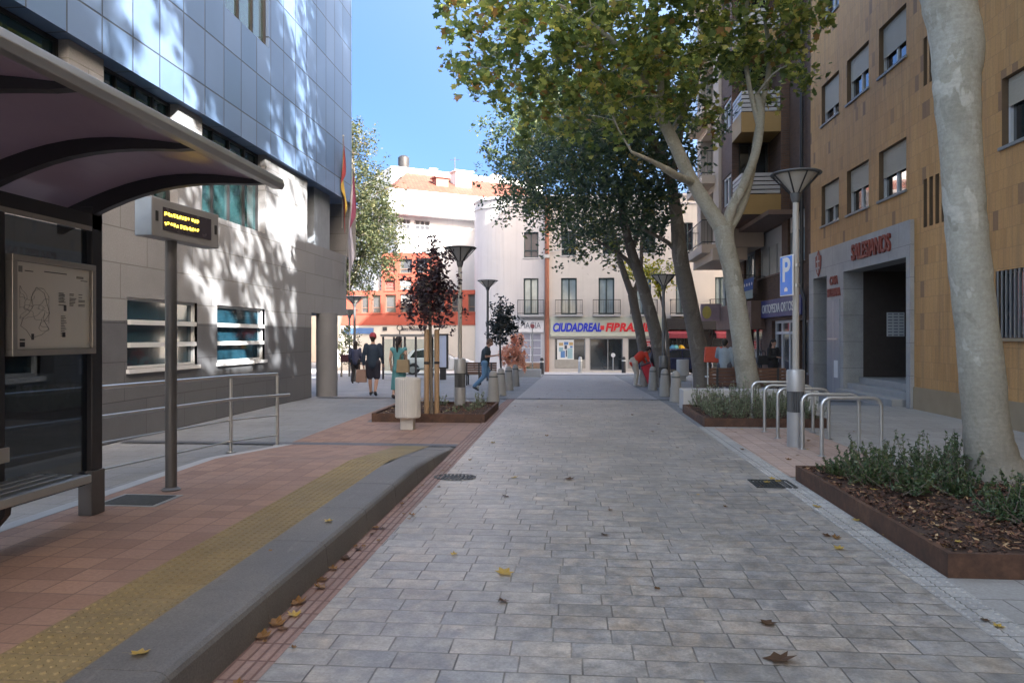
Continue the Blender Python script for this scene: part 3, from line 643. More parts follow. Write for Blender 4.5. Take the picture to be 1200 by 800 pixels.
b = B(); pB = onY(1039.5, 394, m1-.03); pE = onY(1059.5, 366, m1-.03); zq = onY(1050, 394, m1-.03).z; b.box((pB.x, m1-.05, zq), (pE.x, m1-.004, pE.z)); nb = b.build('notice_board', M['white'], ob)
b = B()
for i in range(8):
    for j in range(3): wq, hq = (pE.x-pB.x)/3, (pE.z-zq)/8; b.box((pB.x+wq*(j+.1), m1-.056, zq+hq*(i+.2)), (pB.x+wq*(j+.85), m1-.051, zq+hq*(i+.7)))
b.build('pinned_sheets', plain('grey printed sheet', (.33,.34,.36), .8), nb)
b = B(); b.box((RX+.42, d0+.06, -.2), (RX+.455, d1-.06, dzt-.5)); b.build('door', M['dark'], ob)
# leaf of double door panel between the openings
pa, pc = m1 + .22, d0 - .12; b = B(); bar(b, fP, pa, pc, -.3, mzt - .75, -.03, 0); pnl = b.build('panel_door', plain('grey steel door', (.30,.32,.35), .45, .2, .1, 3, .03), ob, bevel=.004)
b = B(); bar(b, fP, (pa+pc)/2-.012, (pa+pc)/2+.012, -.25, mzt-.8, -.034, -.031); bar(b, fP, pa+.1, pc-.1, 1.55, 1.6, -.06, -.031); b.build('handle_bar', M['steel'], pnl)
b = B(); bar(b, fP, pa+.12, (pa+pc)/2-.08, .45, .95, -.037, -.032); b.build('paper_notice', M['white'], pnl)
up = (0, 0, 1); rt = (0, -1, 0)
tx = text('SALESIANOS', 'letters', M['crimson'], por, frame((RX-.115, (yr(1003)+yr(1049))/2, zr(1026, 291)), rt, up), .60, .022, 0, .012, fit=yr(1003)-yr(1049))
text('CASA', 'letters', M['crimson'], por, frame((RX-.105, (pa+pc)/2, mzt-.20), rt, up), .34, .012, 0, .012, fit=(pc-pa)*.66)
text('SALESIANA', 'letters', M['crimson'], por, frame((RX-.105, (pa+pc)/2, mzt-.55), rt, up), .32, .012, 0, .012, fit=(pc-pa)*1.06)
b = B(); ye, ze = (d0+d1)/2 + .1, dzt + .42                # emblem over the small door: shield, anchor-like cross and star
b.prism([(RX-.095, ye + q[0]*.26, ze + q[1]*.34) for q in [(-1,.7),(-.5,.8),(0,1.25),(.5,.8),(1,.7),(.9,-.2),(.5,-.8),(0,-1.15),(-.5,-.8),(-.9,-.2)]], (-.02,0,0))
em = b.build('emblem', M['crimson'], por); b = B()
b.box((RX-.125, ye-.025, ze-.28), (RX-.116, ye+.025, ze+.28)); b.box((RX-.124, ye-.14, ze+.06), (RX-.117, ye-.026, ze+.11)); b.box((RX-.124, ye+.026, ze+.06), (RX-.117, ye+.14, ze+.11)); b.ball((RX-.12, ye-.1, ze-.13), (.008,.05,.05), 8); b.ball((RX-.12, ye+.1, ze-.13), (.008,.05,.05), 8)
b.build('emblem_relief', M['greystone'], em)

# ------------------------------------------------------------------ brown brick apartment block beyond it
M['brick'] = tiled('dark brown brick', 'YZ', .25, .075, .012, [(.105,.054,.033),(.13,.068,.042),(.09,.046,.030)], (.085,.066,.053), .8, 'half', .2, 1.2, .5)
M['brickx'] = tiled('dark brown brick on the end walls', 'XZ', .25, .075, .012, [(.105,.054,.033),(.13,.068,.042),(.09,.046,.030)], (.085,.066,.053), .8, 'half', .2, 1.2, .5)
M['yellowp'] = plain('yellow ochre fascia paint', (.32,.205,.075), .65, 0, .12, 1.2, .06)
M['beigep'] = plain('beige render', (.52,.42,.33), .8, 0, .12, .8, .1, 30)
M['slatw'] = plain('white slat', (.40,.40,.40), .5, 0, .08)
M['brownst'] = plain('brown stone fascia', (.15,.095,.075), .6, 0, .2, 2)
bb = thing('apartment_building', 'dark brown brick apartment block with ochre terraces beside the school', 'building', (RX, 30, 0))
Y3 = yr(851); BT = 20.5
w1 = [(yr(943), yr(923), 4.2, 6.0), (yr(916), yr(889), 4.05, 5.85), (yr(885), yr(872), 4.05, 5.85)]
hi = [(25.2, 26.0, 8 + 2.97*k, 9.5 + 2.97*k) for k in range(0)]
shopdoor = (yr(932), yr(904.5), -.35, 2.25)
sw2 = (yr(947.5), yr(937), .35, 2.2); sw3 = (yr(893), yr(874), -.35, 2.1)
b = B(); wall(b, fR, Yo1, Y3, -.7, BT, w1 + hi + [shopdoor, sw2, sw3], .25)
b.quad([(RX,Yo1,BT),(RX,Y3,BT),(RX+12,Y3,BT),(RX+12,Yo1,BT)]); b.quad([(RX+12,Yo1,-.7),(RX+12,Y3,-.7),(RX+12,Y3,BT),(RX+12,Yo1,BT)])
b.build('wall', M['brick'], bb)
b = B(); b.quad([(RX,Y3,-.7),(RX+12,Y3,-.7),(RX+12,Y3,BT),(RX,Y3,BT)]); b.quad([(RX,Yo1,ROOF-.5),(RX+12,Yo1,ROOF-.5),(RX+12,Yo1,BT),(RX,Yo1,BT)]); b.build('end_wall', M['brickx'], bb)
for w in w1: window(bb, fR, *w, .15, M['slatw'], plain('pale closed blind', (.40,.40,.38), .5) if w is w1[1] else M['curtain'], (.33, .66), (), .06, .06, M['brownst'], .35, M['slatw'])
for w in (sw2, sw3): window(bb, fR, *w, .18, M['greypaint'], M['pane'], (.5,), (), .07)
dw = window(bb, fR, *shopdoor, .18, M['whiteframe'], M['panegrey'], (.38, .7), (.82,), .1, name='shop_door')
BX = 6.1; fB = lambda a, z, t: (BX + t, a, z)
z6 = 6.05
def yb(px): return onX(px, 394, BX).y
ya, yc, ye_ = yb(868.5), yb(864), yb(845.5); yd = yb(820)
ybk = ya + 1.5
nf = 5
fw_ = [(ybk + .15, ybk + 1.6, z6 + .75 + 2.97*k, z6 + 1.9 + 2.97*k) for k in range(nf)]
b = B(); wall(b, fB, ybk, ye_, z6, BT, [w for w in fw_ if w[3] < BT], .15)
b.build('bay_wall', M['brick'], bb)
b = B(); rec = [(BX + .25, RX - .35, z6 + .8 + 2.97*k, z6 + 2.95 + 2.97*k) for k in range(nf)]
wall(b, lambda a, z, t: (a, ybk + t, z), BX, RX, z6, BT, [r_ for r_ in rec if r_[3] < BT], .15)
b.quad([(BX, ya, z6), (RX, ya, z6), (RX, ye_, z6), (BX, ye_, z6)]); b.build('bay_end_wall', M['brickx'], bb)
for w in fw_:
    if w[3] < BT: window(bb, fB, *w, .1, M['whiteframe'], M['panegrey'], (.5,), (), .09)
for r_ in rec:
    if r_[3] < BT: window(bb, lambda a, z, t: (a, ybk + t, z), *r_, .12, M['dark'], M['pane'], (.4,), (), .07)
for k in range(nf):
    z = z6 + 2.97*k
    if z + 2.97 > BT: break
    b = B(); b.box((BX, ya, z + .004), (RX - .3, ybk - .003, z + .16)); b.box((BX, ya, z + .161), (RX - .3, ya + .1, z + .72)); b.box((BX, ya + .101, z + .161), (BX + .1, ybk - .003, z + .72))
    t_ = b.build('terrace_fascia', M['yellowp'], bb); b = B()
    for i in range(5):
        zz = z + .76 + i*.155; b.box((BX + .02, ya + .02, zz), (RX - .32, ya + .045, zz + .115)); b.box((BX + .02, ya + .046, zz), (BX + .045, ybk - .01, zz + .115))
    b.build('slatted_railing', M['slatw'], t_)
    b = B(); b.box((RX - .30, ya - .02, z + .0), (RX - .004, ybk, z + 2.96)); b.build('terrace_side', M['brickx'], bb)
b = B(); b.tube([(RX - .12, Yo1 + .55, 3.2), (RX - .12, Yo1 + .55, BT)], .06, 10); b.tube([(RX-.12, Yo1+.25, -.1), (RX-.12, Yo1+.25, 2.9), (RX-.12, Yo1+.55, 3.2)], .06, 10); b.build('rain_pipe', M['dark'], bb, smooth=True)
# ground-floor fascia and first-floor balcony with a blue banner
b = B(); bar(b, fR, yr(896.5), Y3 - .3, 1.95, 3.1, -.55, -.004); b.build('canopy', M['brownst'], bb, bevel=.01)
b = B(); bar(b, fR, yr(935), Y3 - .2, 5.88, 6.04, -1.0, -.004); b.build('soffit_beam', M['brownst'], bb)
balcony(bb, fR, yr(884), yr(869), 3.35, .6, .9, 12, .12, M['dark'], M['brownst'])
bn = thing('banner', 'blue fabric banner hanging on a first-floor balcony above the shop sign', 'banner', (RX - .45, yr(891), 3.4)); b = B()
blu = plain('blue banner cloth', (.03,.09,.30), .7); ya2, yb2 = yr(897), yr(885)
b.quad([(RX-.5, ya2, 3.55), (RX-.5, yb2, 3.55), (RX-.46, yb2, 4.05), (RX-.46, ya2, 4.05)]); b.build('cloth', blu, bn); b = B()
b.quad([(RX-.503, ya2, 3.2), (RX-.503, yb2, 3.2), (RX-.503, yb2, 3.545), (RX-.503, ya2, 3.545)]); b.build('cloth_hem', plain('pale green cloth', (.30,.36,.33), .8), bn)
b = B()
for i in range(4): b.ball((RX-.492, ya2 + (yb2-ya2)*(i+.5)/4, 3.8), (.005,.09,.07), 8)
b.build('stars', M['white'], bn); b = B(); b.tube([(RX-.47, ya2-.1, 4.07), (RX-.47, yb2+.1, 4.07)], .02, 8); b.tube([(RX-.47, ya2, 4.07), (RX-.0, ya2, 4.07)], .015, 6); b.tube([(RX-.47, yb2, 4.07), (RX-.0, yb2, 4.07)], .015, 6); b.build('rod', M['dark'], bn)
# shop sign
M['signblue'] = plain('deep blue sign panel', (.035,.045,.17), .45, 0, .08, 2, .02)
sg = thing('shop_sign', 'deep blue shop sign with white letters above the orthopaedic shop door', 'sign', (RX, 27, 2.4)); ys0, ys1 = yr(944), yr(896.5)
b = B(); bar(b, fR, ys0, ys1, 2.38, 3.06, -.16, -.006); b.build('panel', M['signblue'], sg, bevel=.008)
text('ORTOPEDIA ORTOSUR', 'letters', M['white'], sg, frame((RX-.17, (ys0+ys1)/2, 2.70), rt, up), .47, .006, 0, .004, fit=(ys1-ys0)*.92)
# beige balcony block at the end
bl = thing('apartment_building', 'beige apartment house with stacked balconies at the far end of the row', 'building', (BX, 34, 0))
fE = lambda a, z, t: (BX - .12 + t, a, z)
zb0 = 5.3; wn_ = [(ye_ + 1.1, yd - .9, zb0 + .35 + 2.9*k, zb0 + 2.5 + 2.9*k) for k in range(5)]
b = B(); wall(b, fE, ye_ + .01, yd, zb0, 19.5, wn_, .9)
for (p_, q_) in ((ye_ + .01, 1), (yd, 1)): b.quad([(BX-.12, p_, zb0), (RX-.01, p_, zb0), (RX-.01, p_, 19.5), (BX-.12, p_, 19.5)])
b.quad([(BX-.12,ye_+.01,zb0),(RX-.01,ye_+.01,zb0),(RX-.01,yd,zb0),(BX-.12,yd,zb0)]); b.quad([(BX-.12,ye_+.01,19.5),(RX-.01,ye_+.01,19.5),(RX-.01,yd,19.5),(BX-.12,yd,19.5)])
b.build('wall', M['beigep'], bl)
for w in wn_: window(bl, fE, *w, .8, M['whiteframe'], M['panegrey'], (.5,), (), .07)
for k in range(5): balcony(bl, fE, ye_ + .7, yd - .4, zb0 + .2 + 2.9*k, .55, 1.0, 14, .35, M['dark'], M['beigep'])
b = B(); bar(b, fE, ye_ + .2, yd - .1, zb0 - .5, zb0 - .01, -.2, 1.2); b.build('corbel', M['beigep'], bl)
# little projecting sign on the canopy's corner
ps = thing('shop_sign', 'small yellow and mauve projecting sign at the canopy corner', 'sign', tuple(onX(843, 366, RX - .55))); p = ps.location
b = B(); b.box((p.x - .9, p.y - .08, p.z - .42), (p.x + .1, p.y + .06, p.z + .42)); b.build('board', plain('mauve sign', (.42,.32,.38), .5), ps); b = B()
b.ball((p.x - .62, p.y - .085, p.z), (.22,.012,.32), 12); b.build('mark', plain('yellow mark', (.70,.58,.15), .5), ps)
# ------------------------------------------------------------------ rounded white building closing the street
FD = 45.7
pF = lambda px, py: atd(px, py, FD)
YF = pF(700, 400).y
fF = lambda a, z, t: (a, YF + t, z)
xf = lambda px: onY(px, 394, YF).x
zf = lambda py: onY(700, py, YF).z
def rendered(name, c):
    n = N(name); a = n.noise(.6, 7, .68); s = n.noise(1.6, 6, .7, n.scale(n.pos(), (2.2, 2.2, .10))); f = n.noise(40, 4, .7)
    q = n.mix(a, dk(c, .88), dk(c, 1.08)); q = n.mix(n.ramp(s, [(.52, 0.0), (.78, .45)]), q, dk(c, .66)); q = n.mix(n.ramp(n.noise(.35, 4, .6, n.pos(), 1.0), [(.56, 0.0), (.60, .18)]), q, dk(c, 1.12))
    return n.done(q, .85, 0, n.bump(f, .12, .004))
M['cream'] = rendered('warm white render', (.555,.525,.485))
M['creamsh'] = rendered('white render in shade tone', (.50,.49,.50))  # cooler, darker copy of the cream: the wing's shade is in the colour
M['teal'] = plain('dark teal window frame', (.03,.055,.06), .5)
fb = thing('corner_building', 'white building with a rounded corner and iron balconies closing the street', 'building', (4, YF, gz(46)))
gz0 = gz(46) - .1; RT = zf(229); xc = xf(596); rad = 2.5; xe = 15.0
up_w = [(xf(a), xf(c), zf(q), zf(p)) for a, c, p, q in ((614,631,271,301),(658,675,270,299),(800,812,262,295),(706,722,269,298),(752,768,268,297))]
fd_w = [(xf(a), xf(c), zf(368.5), zf(325.5)) for a, c in ((613.5,631),(657.5,676),(701.5,720),(745,763),(792,805),(838,852))]
xpipe = xf(641)
pharm = (xf(597), xf(634.5), zf(425), zf(390)); pd = (xc-1.2+.0, xf(594), gz0+.1, zf(392))
cf = [(xf(650), xf(686), zf(431.5), zf(396.5)), (xf(691), xf(730), zf(434), zf(396.5)), (xf(736), xf(766), zf(431.5), zf(396.5))]
dk_ = [(xf(784), xf(812), gz0+.1, zf(385)), (xf(818), xf(870), gz0+.1, zf(385))]
b = B(); wall(b, fF, xc, xpipe, gz0, RT, [w for w in up_w + fd_w if w[1] < xpipe] + [pharm], .2)
n = 14
for i in range(n):
    a0, a1 = math.pi/2*i/n, math.pi/2*(i+1)/n
    P = lambda a: (xc - rad*math.sin(a), YF + rad*(1 - math.cos(a)))
    b.quad([(*P(a0), gz0), (*P(a1), gz0), (*P(a1), RT), (*P(a0), RT)])
b.quad([(xc-rad, YF+rad, gz0), (xc-rad, YF+16, gz0), (xc-rad, YF+16, RT), (xc-rad, YF+rad, RT)])
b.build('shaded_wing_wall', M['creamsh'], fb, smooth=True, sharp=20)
b = B(); wall(b, fF, xpipe, xe, gz0, RT, [w for w in up_w + fd_w if w[0] > xpipe] + cf + dk_, .2)
b.quad([(xe,YF,gz0),(xe,YF+16,gz0),(xe,YF+16,RT),(xe,YF,RT)]); b.build('wall', M['cream'], fb)
b = B(); poly = [(xe,YF),(xe,YF+16),(xc-rad,YF+16)] + [(xc - rad*math.sin(math.pi/2*(1-i/n)), YF + rad*(1-math.cos(math.pi/2*(1-i/n)))) for i in range(n+1)]
b.prism([(x, y, RT+.002) for x, y in poly], (0,0,.06)); b.build('roof', M['concrete'], fb)
b = B()                                            # cornice moulding just under the roof
for z, o_ in ((RT-.12, .10), (RT-.62, .06)):
    bar(b, fF, xc, xe, z, z+.10, -o_, -.003)
    for i in range(n):
        a0, a1 = math.pi/2*i/n, math.pi/2*(i+1)/n; q = lambda a, r_: (xc - r_*math.sin(a), YF + rad - r_*math.cos(a))
        b.add([(*q(a, r_), zz) for a in (a0, a1) for r_ in (rad+.003, rad+o_) for zz in (z, z+.1)], [(0,1,3,2),(4,6,7,5),(2,3,7,6),(1,5,7,3),(0,2,6,4)])
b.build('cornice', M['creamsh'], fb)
for w in up_w: window(fb, fF, *w, .15, M['teal'], plain('drawn grey brown blind', (.13,.115,.115), .7) if w is up_w[0] else M['pane'], (.5,), (.28,), .06, .05, M['creamsh'])
for w in fd_w:
    window(fb, fF, *w, .15, M['teal'], M['curtain'], (.5,), (), .09, name='french_window')
    balcony(fb, fF, w[0]-.36, w[1]+.36, w[2]-.02, .45, zf(353)-zf(370), 16, .10, M['dark'], M['kerbl'])
b = B(); b.tube([(xpipe, YF-.12, gz0), (xpipe, YF-.12, RT-.1)], .14, 12); b.build('rain_pipe', plain('brown painted pipe', (.27,.10,.06), .5), fb, smooth=True)
b = B(); b.box((xpipe-.16, YF-.3, zf(302)), (xpipe+.16, YF-.02, zf(298))); b.tube([(xpipe+.2, YF-.1, zf(295)), (xpipe+1.2, YF-.25, zf(291))], .03, 6); b.build('pipe_bracket', M['concrete'], fb)
# pharmacy front
b = B(); bar(b, fF, xc-.4, xpipe-.2, zf(389), zf(375), -.10, -.004); ph = b.build('pharmacy_fascia', plain('white sign band', (.66,.66,.68), .6), fb)
text('FARMACIA', 'letters', plain('grey letters', (.16,.17,.20), .6), ph, frame(((xf(596)+xf(634))/2, YF-.108, zf(381.5)), (1,0,0), up), .56, .008, 0, .0, fit=xf(634)-xf(597))
ww = window(fb, fF, *pharm, .15, M['whiteframe'], plain('lilac grey shop blind', (.30,.30,.36), .6), (.33,.66), (.25,.5,.75), .05, name='shop_window')
b = B(); bar(b, fF, pharm[0]-.1, pharm[1]+.1, pharm[2]-.45, pharm[2]-.01, -.06, -.004); b.build('stall_riser', plain('brown tiled riser', (.24,.15,.10), .7), fb)
# telecom shop front
b = B(); bar(b, fF, xf(645), xf(776), zf(394), zf(371.5), -.14, -.004); sb = b.build('shop_fascia', plain('cream green sign band', (.50,.52,.43), .6, 0, .06), fb, bevel=.01)
txb, txr = plain('blue sign letters', (.02,.04,.50), .4), plain('red sign letters', (.62,.03,.04), .4)
text('CIUDADREAL', 'letters', txb, sb, frame((xf(647.5), YF-.15, zf(384)), (1,0,0), up), .72, .015, .22, .03, 'LEFT', fit=xf(704)-xf(647.5))
text('FIBRA.NET', 'letters', txr, sb, frame((xf(709), YF-.15, zf(384)), (1,0,0), up), .72, .015, .22, .03, 'LEFT', fit=xf(771)-xf(709))
b = B(); b.box((xf(703.5), YF-.16, zf(386.5)), (xf(708), YF-.145, zf(381.5))); b.build('logo_mark', txr, sb)
for i, o in enumerate(cf):
    w = window(fb, fF, *o, .15, M['greypaint'], M['pane'], (.55,) if i < 2 else (.5,), (), .06, name='shop_window')
    if i != 1: b = B(); bar(b, fF, o[0]+.02, o[1]-.02, o[2]+.01, o[2]+.55, -.03, .10); b.build('stall_riser', plain('beige riser', (.34,.32,.28), .7), w)
pw = thing('poster', 'white poster with blue figure and product pictures in the shop window', 'poster', (xf(662), YF+.02, zf(421)))
b = B(); b.box((xf(653), YF+.06, zf(421.5)), (xf(672.5), YF+.085, zf(398))); b.build('sheet', M['white'], pw)
pc = [plain('blue print', (.10,.22,.45), .6), plain('ochre print', (.50,.36,.16), .6), plain('dark print', (.06,.07,.10), .6), plain('pale teal print', (.30,.46,.50), .6)]
for c_, (x0, x1, q0, q1) in zip([1,0,2,1,3,0,2,3,0], ((655,660,405,401.5),(661,666,404,400.5),(661.5,664.5,409,404.5),(667,671.5,404.5,401),(655,660,412,407),(657,662,419,411),(663,664.5,418,410),(665,671,420,408),(668,671,407.5,405.2))):
    b = B(); b.box((xf(x0), YF+.05, zf(q0)), (xf(x1), YF+.0595, zf(q1))); b.build('print_block', pc[c_], pw)
pw2 = thing('poster', 'pink red poster in the right-hand shop window behind the trees', 'poster', (xf(758), YF+.02, zf(421)))
b = B(); b.box((xf(753), YF+.06, zf(412)), (xf(763), YF+.085, zf(397.5))); b.build('sheet', plain('pale pink print', (.60,.40,.38), .6), pw2); b = B()
for i in range(4): b.box((xf(754), YF+.05, zf(400+i*3)), (xf(762-(i % 2)*2), YF+.0595, zf(401.6+i*3)-.0))
b.build('print_block', txr, pw2)
# dark clothes shop to the right
b = B(); bar(b, fF, xf(780), xe-.1, zf(386), zf(373.5), -.5, -.004); b.build('dark_fascia', M['dark'], fb)
for o in dk_: window(fb, fF, *o, .18, M['black'], M['pane'], (.33,.66), (), .06, name='shop_window')
rs = plain('dark red awning cloth', (.24,.035,.05), .8)
for a, c, lab in ((782, 804, 'short dark red awning over the shop window left of the leaning trunk'), (836, 856, 'short dark red awning at the far right end of the dark shop')):
    aw = thing('awning', lab, 'awning', (xf((a+c)/2), YF-.5, zf(392))); b = B()
    b.prism([(xf(a), YF-.06, zf(386.5)), (xf(a), YF-1.0, zf(391)), (xf(a), YF-1.0, zf(396)), (xf(a), YF-.9, zf(396)), (xf(a), YF-.9, zf(391.5)), (xf(a), YF-.06, zf(387.5))], (xf(c)-xf(a), 0, 0)); b.build('cloth', rs, aw)
    b = B()
    for q in (a+.5, c-.5): b.tube([(xf(q), YF-.1, zf(396)), (xf(q), YF-.95, zf(391.7))], .02, 6)
    b.build('arm', M['dark'], aw)
for px, c_, lab in ((787, (.10,.30,.45), 'pale blue dress hanging in front of the dark shop'), (790.5, (.12,.38,.40), 'teal dress hanging in front of the dark shop'), (796.5, (.60,.36,.02), 'orange yellow dress hanging in front of the dark shop')):
    x = xf(px); z0_, z1_ = zf(428), zf(404); g_ = thing('dress', lab, 'dress', (x, YF-.6, z0_)); b = B()
    b.lathe([(.36,0),(.30,.5),(.16,.92),(.22,1.15),(.08,1.3)], (x, YF-.6, z0_), 14, ribs=1, depth=.03); b.build('cloth', plain('dress cloth', c_, .8), g_); b = B()
    b.tube([(x-.2, YF-.6, z0_+1.2), (x, YF-.6, z0_+1.34), (x+.2, YF-.6, z0_+1.2)], .015, 6); b.tube([(x, YF-.6, z0_+1.34), (x, YF-.6, z0_+1.5), (x, YF-.2, z0_+1.5)], .012, 6); b.build('hanger', M['dark'], g_)

# ------------------------------------------------------------------ white house with the orange lower storeys on the left
OD = 52.0; po = lambda px, py: atd(px, py, OD)
gz5 = gz(60)
wb = thing('apartment_building', 'bright white apartment block with red tiled roof above the orange storeys', 'building', tuple(po(465, 430)))
A = po(465, 300); ang = R(33); ux = Vector((math.cos(ang), math.sin(ang), 0)); uy = Vector((-math.sin(ang), math.cos(ang), 0))
fW = lambda a, z, t: tuple(Vector((A.x, A.y, z)) + ux*a + uy*t)
fWs = lambda a, z, t: tuple(Vector((A.x, A.y, z)) + uy*a + ux*t)
M['bwhite'] = rendered('bright white paint', (.66,.68,.70))
zo = lambda py: po(465, py).z
Zt, Zc = zo(224), zo(252)
b = B(); L1, L2 = 13.0, 12.0; rc = (-.0, 3.9, zo(271), Zc - .12)
wall(b, fW, .01, L1, gz5, Zc, [], .5); wall(b, fWs, 0, L2, gz5, Zc, [], .5)
b.build('wall', M['bwhite'], wb)
b = B()                                            # projecting top storey parapet with two grooves
o_ = .9; g1, g2 = zo(238), zo(242.5)
for z0_, z1_ in ((Zc, g2), (g2+.05, g1), (g1+.05, Zt)):
    vs = [Vector((A.x, A.y, z)) + ux*a + uy*t for z in (z0_, z1_) for a, t in ((-o_, -o_), (L1, -o_), (L1, L2), (-o_, L2))]
    b.add(vs, [(0,3,2,1),(4,5,6,7),(0,1,5,4),(1,2,6,5),(2,3,7,6),(3,0,4,7)])
b.build('parapet', M['bwhite'], wb)
for a0, a1 in ((.1, 1.0), (1.35, 2.5)):
    window(wb, fW, a0, a1, zo(268), zo(256.5), -.03, plain('grey window frame', (.2,.2,.22), .6), M['panegrey'], (.35,.65), (.5,), .06)
roofm = tiled('red roof tiles', 'XY', .28, .4, .04, [(.15,.040,.026),(.18,.055,.036),(.13,.036,.024)], (.09,.03,.02), .8, 'half', .15, 1.0, .5)
b = B(); c0 = [Vector((A.x, A.y, Zt+.01)) + ux*a + uy*t for a, t in ((-.5,-.5),(L1,-.5),(L1,L2),(-.5,L2))]; r0_, r1_ = (Vector((A.x, A.y, zo(207)+1.45)) + ux*a + uy*t for a, t in ((2.4, 4.6),(L1-.5, 4.6)))
b.add(c0 + [r0_, r1_], [(0,1,5,4),(1,2,5),(2,3,4,5),(3,0,4)]); b.build('roof', roofm, wb)
# penthouse block behind the tiles, chimneys and roof clutter
b = B(); pz0, pz1 = Zt + .1, zo(196.5)+1.25
pts = [Vector((A.x, A.y, 0)) + ux*a + uy*t for a, t in ((1.2,4.75),(15,4.75),(15,13),(1.2,13))]
b.prism([(q.x, q.y, pz0) for q in pts], (0,0,pz1-pz0)); b.build('penthouse', M['bwhite'], wb)
def chim(a, t, w, h0, h1, m, nm='chimney'):
    b = B(); c = Vector((A.x, A.y, 0)) + ux*a + uy*t; b.obox((c.x, c.y, (h0+h1)/2), (w, w*.8, h1-h0), Matrix.Rotation(ang, 3, 'Z'), 0); b.obox((c.x, c.y, h1+.06), (w*1.25, w*1.05, .1), Matrix.Rotation(ang, 3, 'Z'), 0); b.build(nm, m, wb)
chim(4.2, 2.0, 1.0, Zt, zo(209)+.75, plain('pinkish brick chimney', (.24,.10,.085), .8)); chim(6.2, 2.6, 1.3, Zt, zo(199)+.9, M['bwhite'])
for i, (a, w, hh) in enumerate(((4.6,.9,.5),(5.6,.7,.7),(9.0,1.1,.55),(11.5,.9,.8),(12.8,1.2,.6))):
    c = Vector((A.x, A.y, pz1)) + ux*a + uy*7.0
    b = B(); b.obox((c.x, c.y, pz1+hh/2+.003), (w, .5, hh), Matrix.Rotation(ang, 3, 'Z')); b.obox((c.x, c.y, pz1+hh*.5), (w*.7, .52, hh*.7), Matrix.Rotation(ang, 3, 'Z'), 1); b.build('roof_unit', [M['kerbl'], M['greypaint']], wb)
c = Vector((A.x, A.y, pz1)) + ux*2.6 + uy*5.8; b = B(); b.lathe([(.42,.2),(.45,.5),(.45,1.0),(.30,1.15),(.1,1.2)], (c.x, c.y, pz1), 18); b.lathe([(.3,0),(.3,.2)], (c.x, c.y, pz1), 8); b.build('water_tank', M['dark'], wb, smooth=True)
c = Vector((A.x, A.y, pz1)) + ux*7.0 + uy*5.6; b = B(); b.tube([(c.x,c.y,pz1),(c.x,c.y,pz1+1.5)], .035, 6); b.tube([(c.x-.4,c.y,pz1+1.3),(c.x+.4,c.y,pz1+1.3)], .02, 6); b.build('aerial', M['dark'], wb)
# orange block: a frontal volume stepping up to the left
M['orange'] = rendered('orange red render', (.27,.058,.036))
YO = atd(500, 400, 48.3).y; fO = lambda a, z, t: (a, YO + t, z); xo = lambda px: onY(px, 394, YO).x; zo2 = lambda py: onY(500, py, YO).z
og = thing('orange_building', 'orange red lower block with square windows over a pale stone ground floor', 'building', (xo(480), YO, gz5))
zst, zg = zo2(340), zo2(380.5); gz6 = gz5 - .1
ow = [(xo(a), xo(c), zo2(q), zo2(p)) for a, c, p, q in ((423,432,346,366.5),(436,446,345.5,366.5),(451.5,464,345,366),(469,483.5,344.5,366),(489,502,344.5,366),(508,521,344.5,366),(529,542,344.5,365.5),(548.5,561,345,365.5),(566,576,345,365.5))]
ow2 = [(xo(a), xo(c), zo2(q), zo2(p)) for a, c, p, q in ((450.5,463,328,340),(468,482.5,327.5,339.5),(488,500,327.5,339.5),(468,483,303,320),(488,500,303,320),(451,463,305,320))]
gs = [(xo(a), xo(c), zo2(q), zo2(p)) for a, c, p, q in ((418,443,434,393),(449,508,434,393),(512,524,434,391.5),(527,537.5,415,392),(560,569,434,397))]
xl, xs = xo(395), xo(506)
b = B(); wall(b, fO, xl, xo(590), zg, zst-.002, ow, .25); wall(b, fO, xo(447), xs, zst-.002, zo2(296), ow2, .25)
b.quad([(xo(447),YO,zst),(xo(447),YO+3,zst),(xo(447),YO+3,zo2(296)),(xo(447),YO,zo2(296))]); b.quad([(xs,YO,zst),(xs,YO+3,zst),(xs,YO+3,zo2(296)),(xs,YO,zo2(296))])
b.quad([(xl,YO,zst),(xo(590),YO,zst),(xo(590),YO+3,zst),(xl,YO+3,zst)]); b.quad([(xo(447),YO,zo2(296)),(xs,YO,zo2(296)),(xs,YO+3,zo2(296)),(xo(447),YO+3,zo2(296))])
b.build('wall', M['orange'], og)
b = B(); b.box((xo(437), YO+.3, zst), (xo(446.5), YO+4, zo2(322))); b.build('side_block', M['kerbl'], og)
b = B(); bar(b, fO, xl, xo(590), zg-.02, zg+.05, -.06, -.004); bar(b, fO, xl, xo(590), zo2(367.8), zo2(366.8), -.05, -.004); b.build('string_course', M['orange'], og)
redp = plain('dull red panel', (.30,.07,.06), .6)
for i, w in enumerate(ow + ow2): window(og, fO, *w, .18, M['brownst'], M['curtain'] if i == 10 else (redp if i in (9, 14) else M['panegrey']), (), (.3,), .06, .04, M['orange'], .5 if i in (10, 3) else None, M['slatw'])
b = B(); wall(b, fO, xl, xo(590), gz6, zg, gs, .3); b.build('stone_base', plain('pale stone facing', (.42,.39,.35), .7, 0, .08, 1), og)
for i, o in enumerate(gs): window(og, fO, *o, .2, M['greypaint'], [M['panegrey'], M['pane'], M['panegrey'], plain('green shop poster', (.03,.24,.20), .5), M['panegrey']][i], (.25,.5,.75) if i == 1 else (), (.85,) if i == 1 else (), .07, name='shop_window')
text('Banco Mediolanum', 'letters', plain('charcoal sign letters', (.05,.05,.06), .5), og, frame(((xo(471)+xo(496))/2, YO-.012, zo2(385.2)), (1,0,0), up), .40, .01, 0, .008, fit=xo(497)-xo(471))
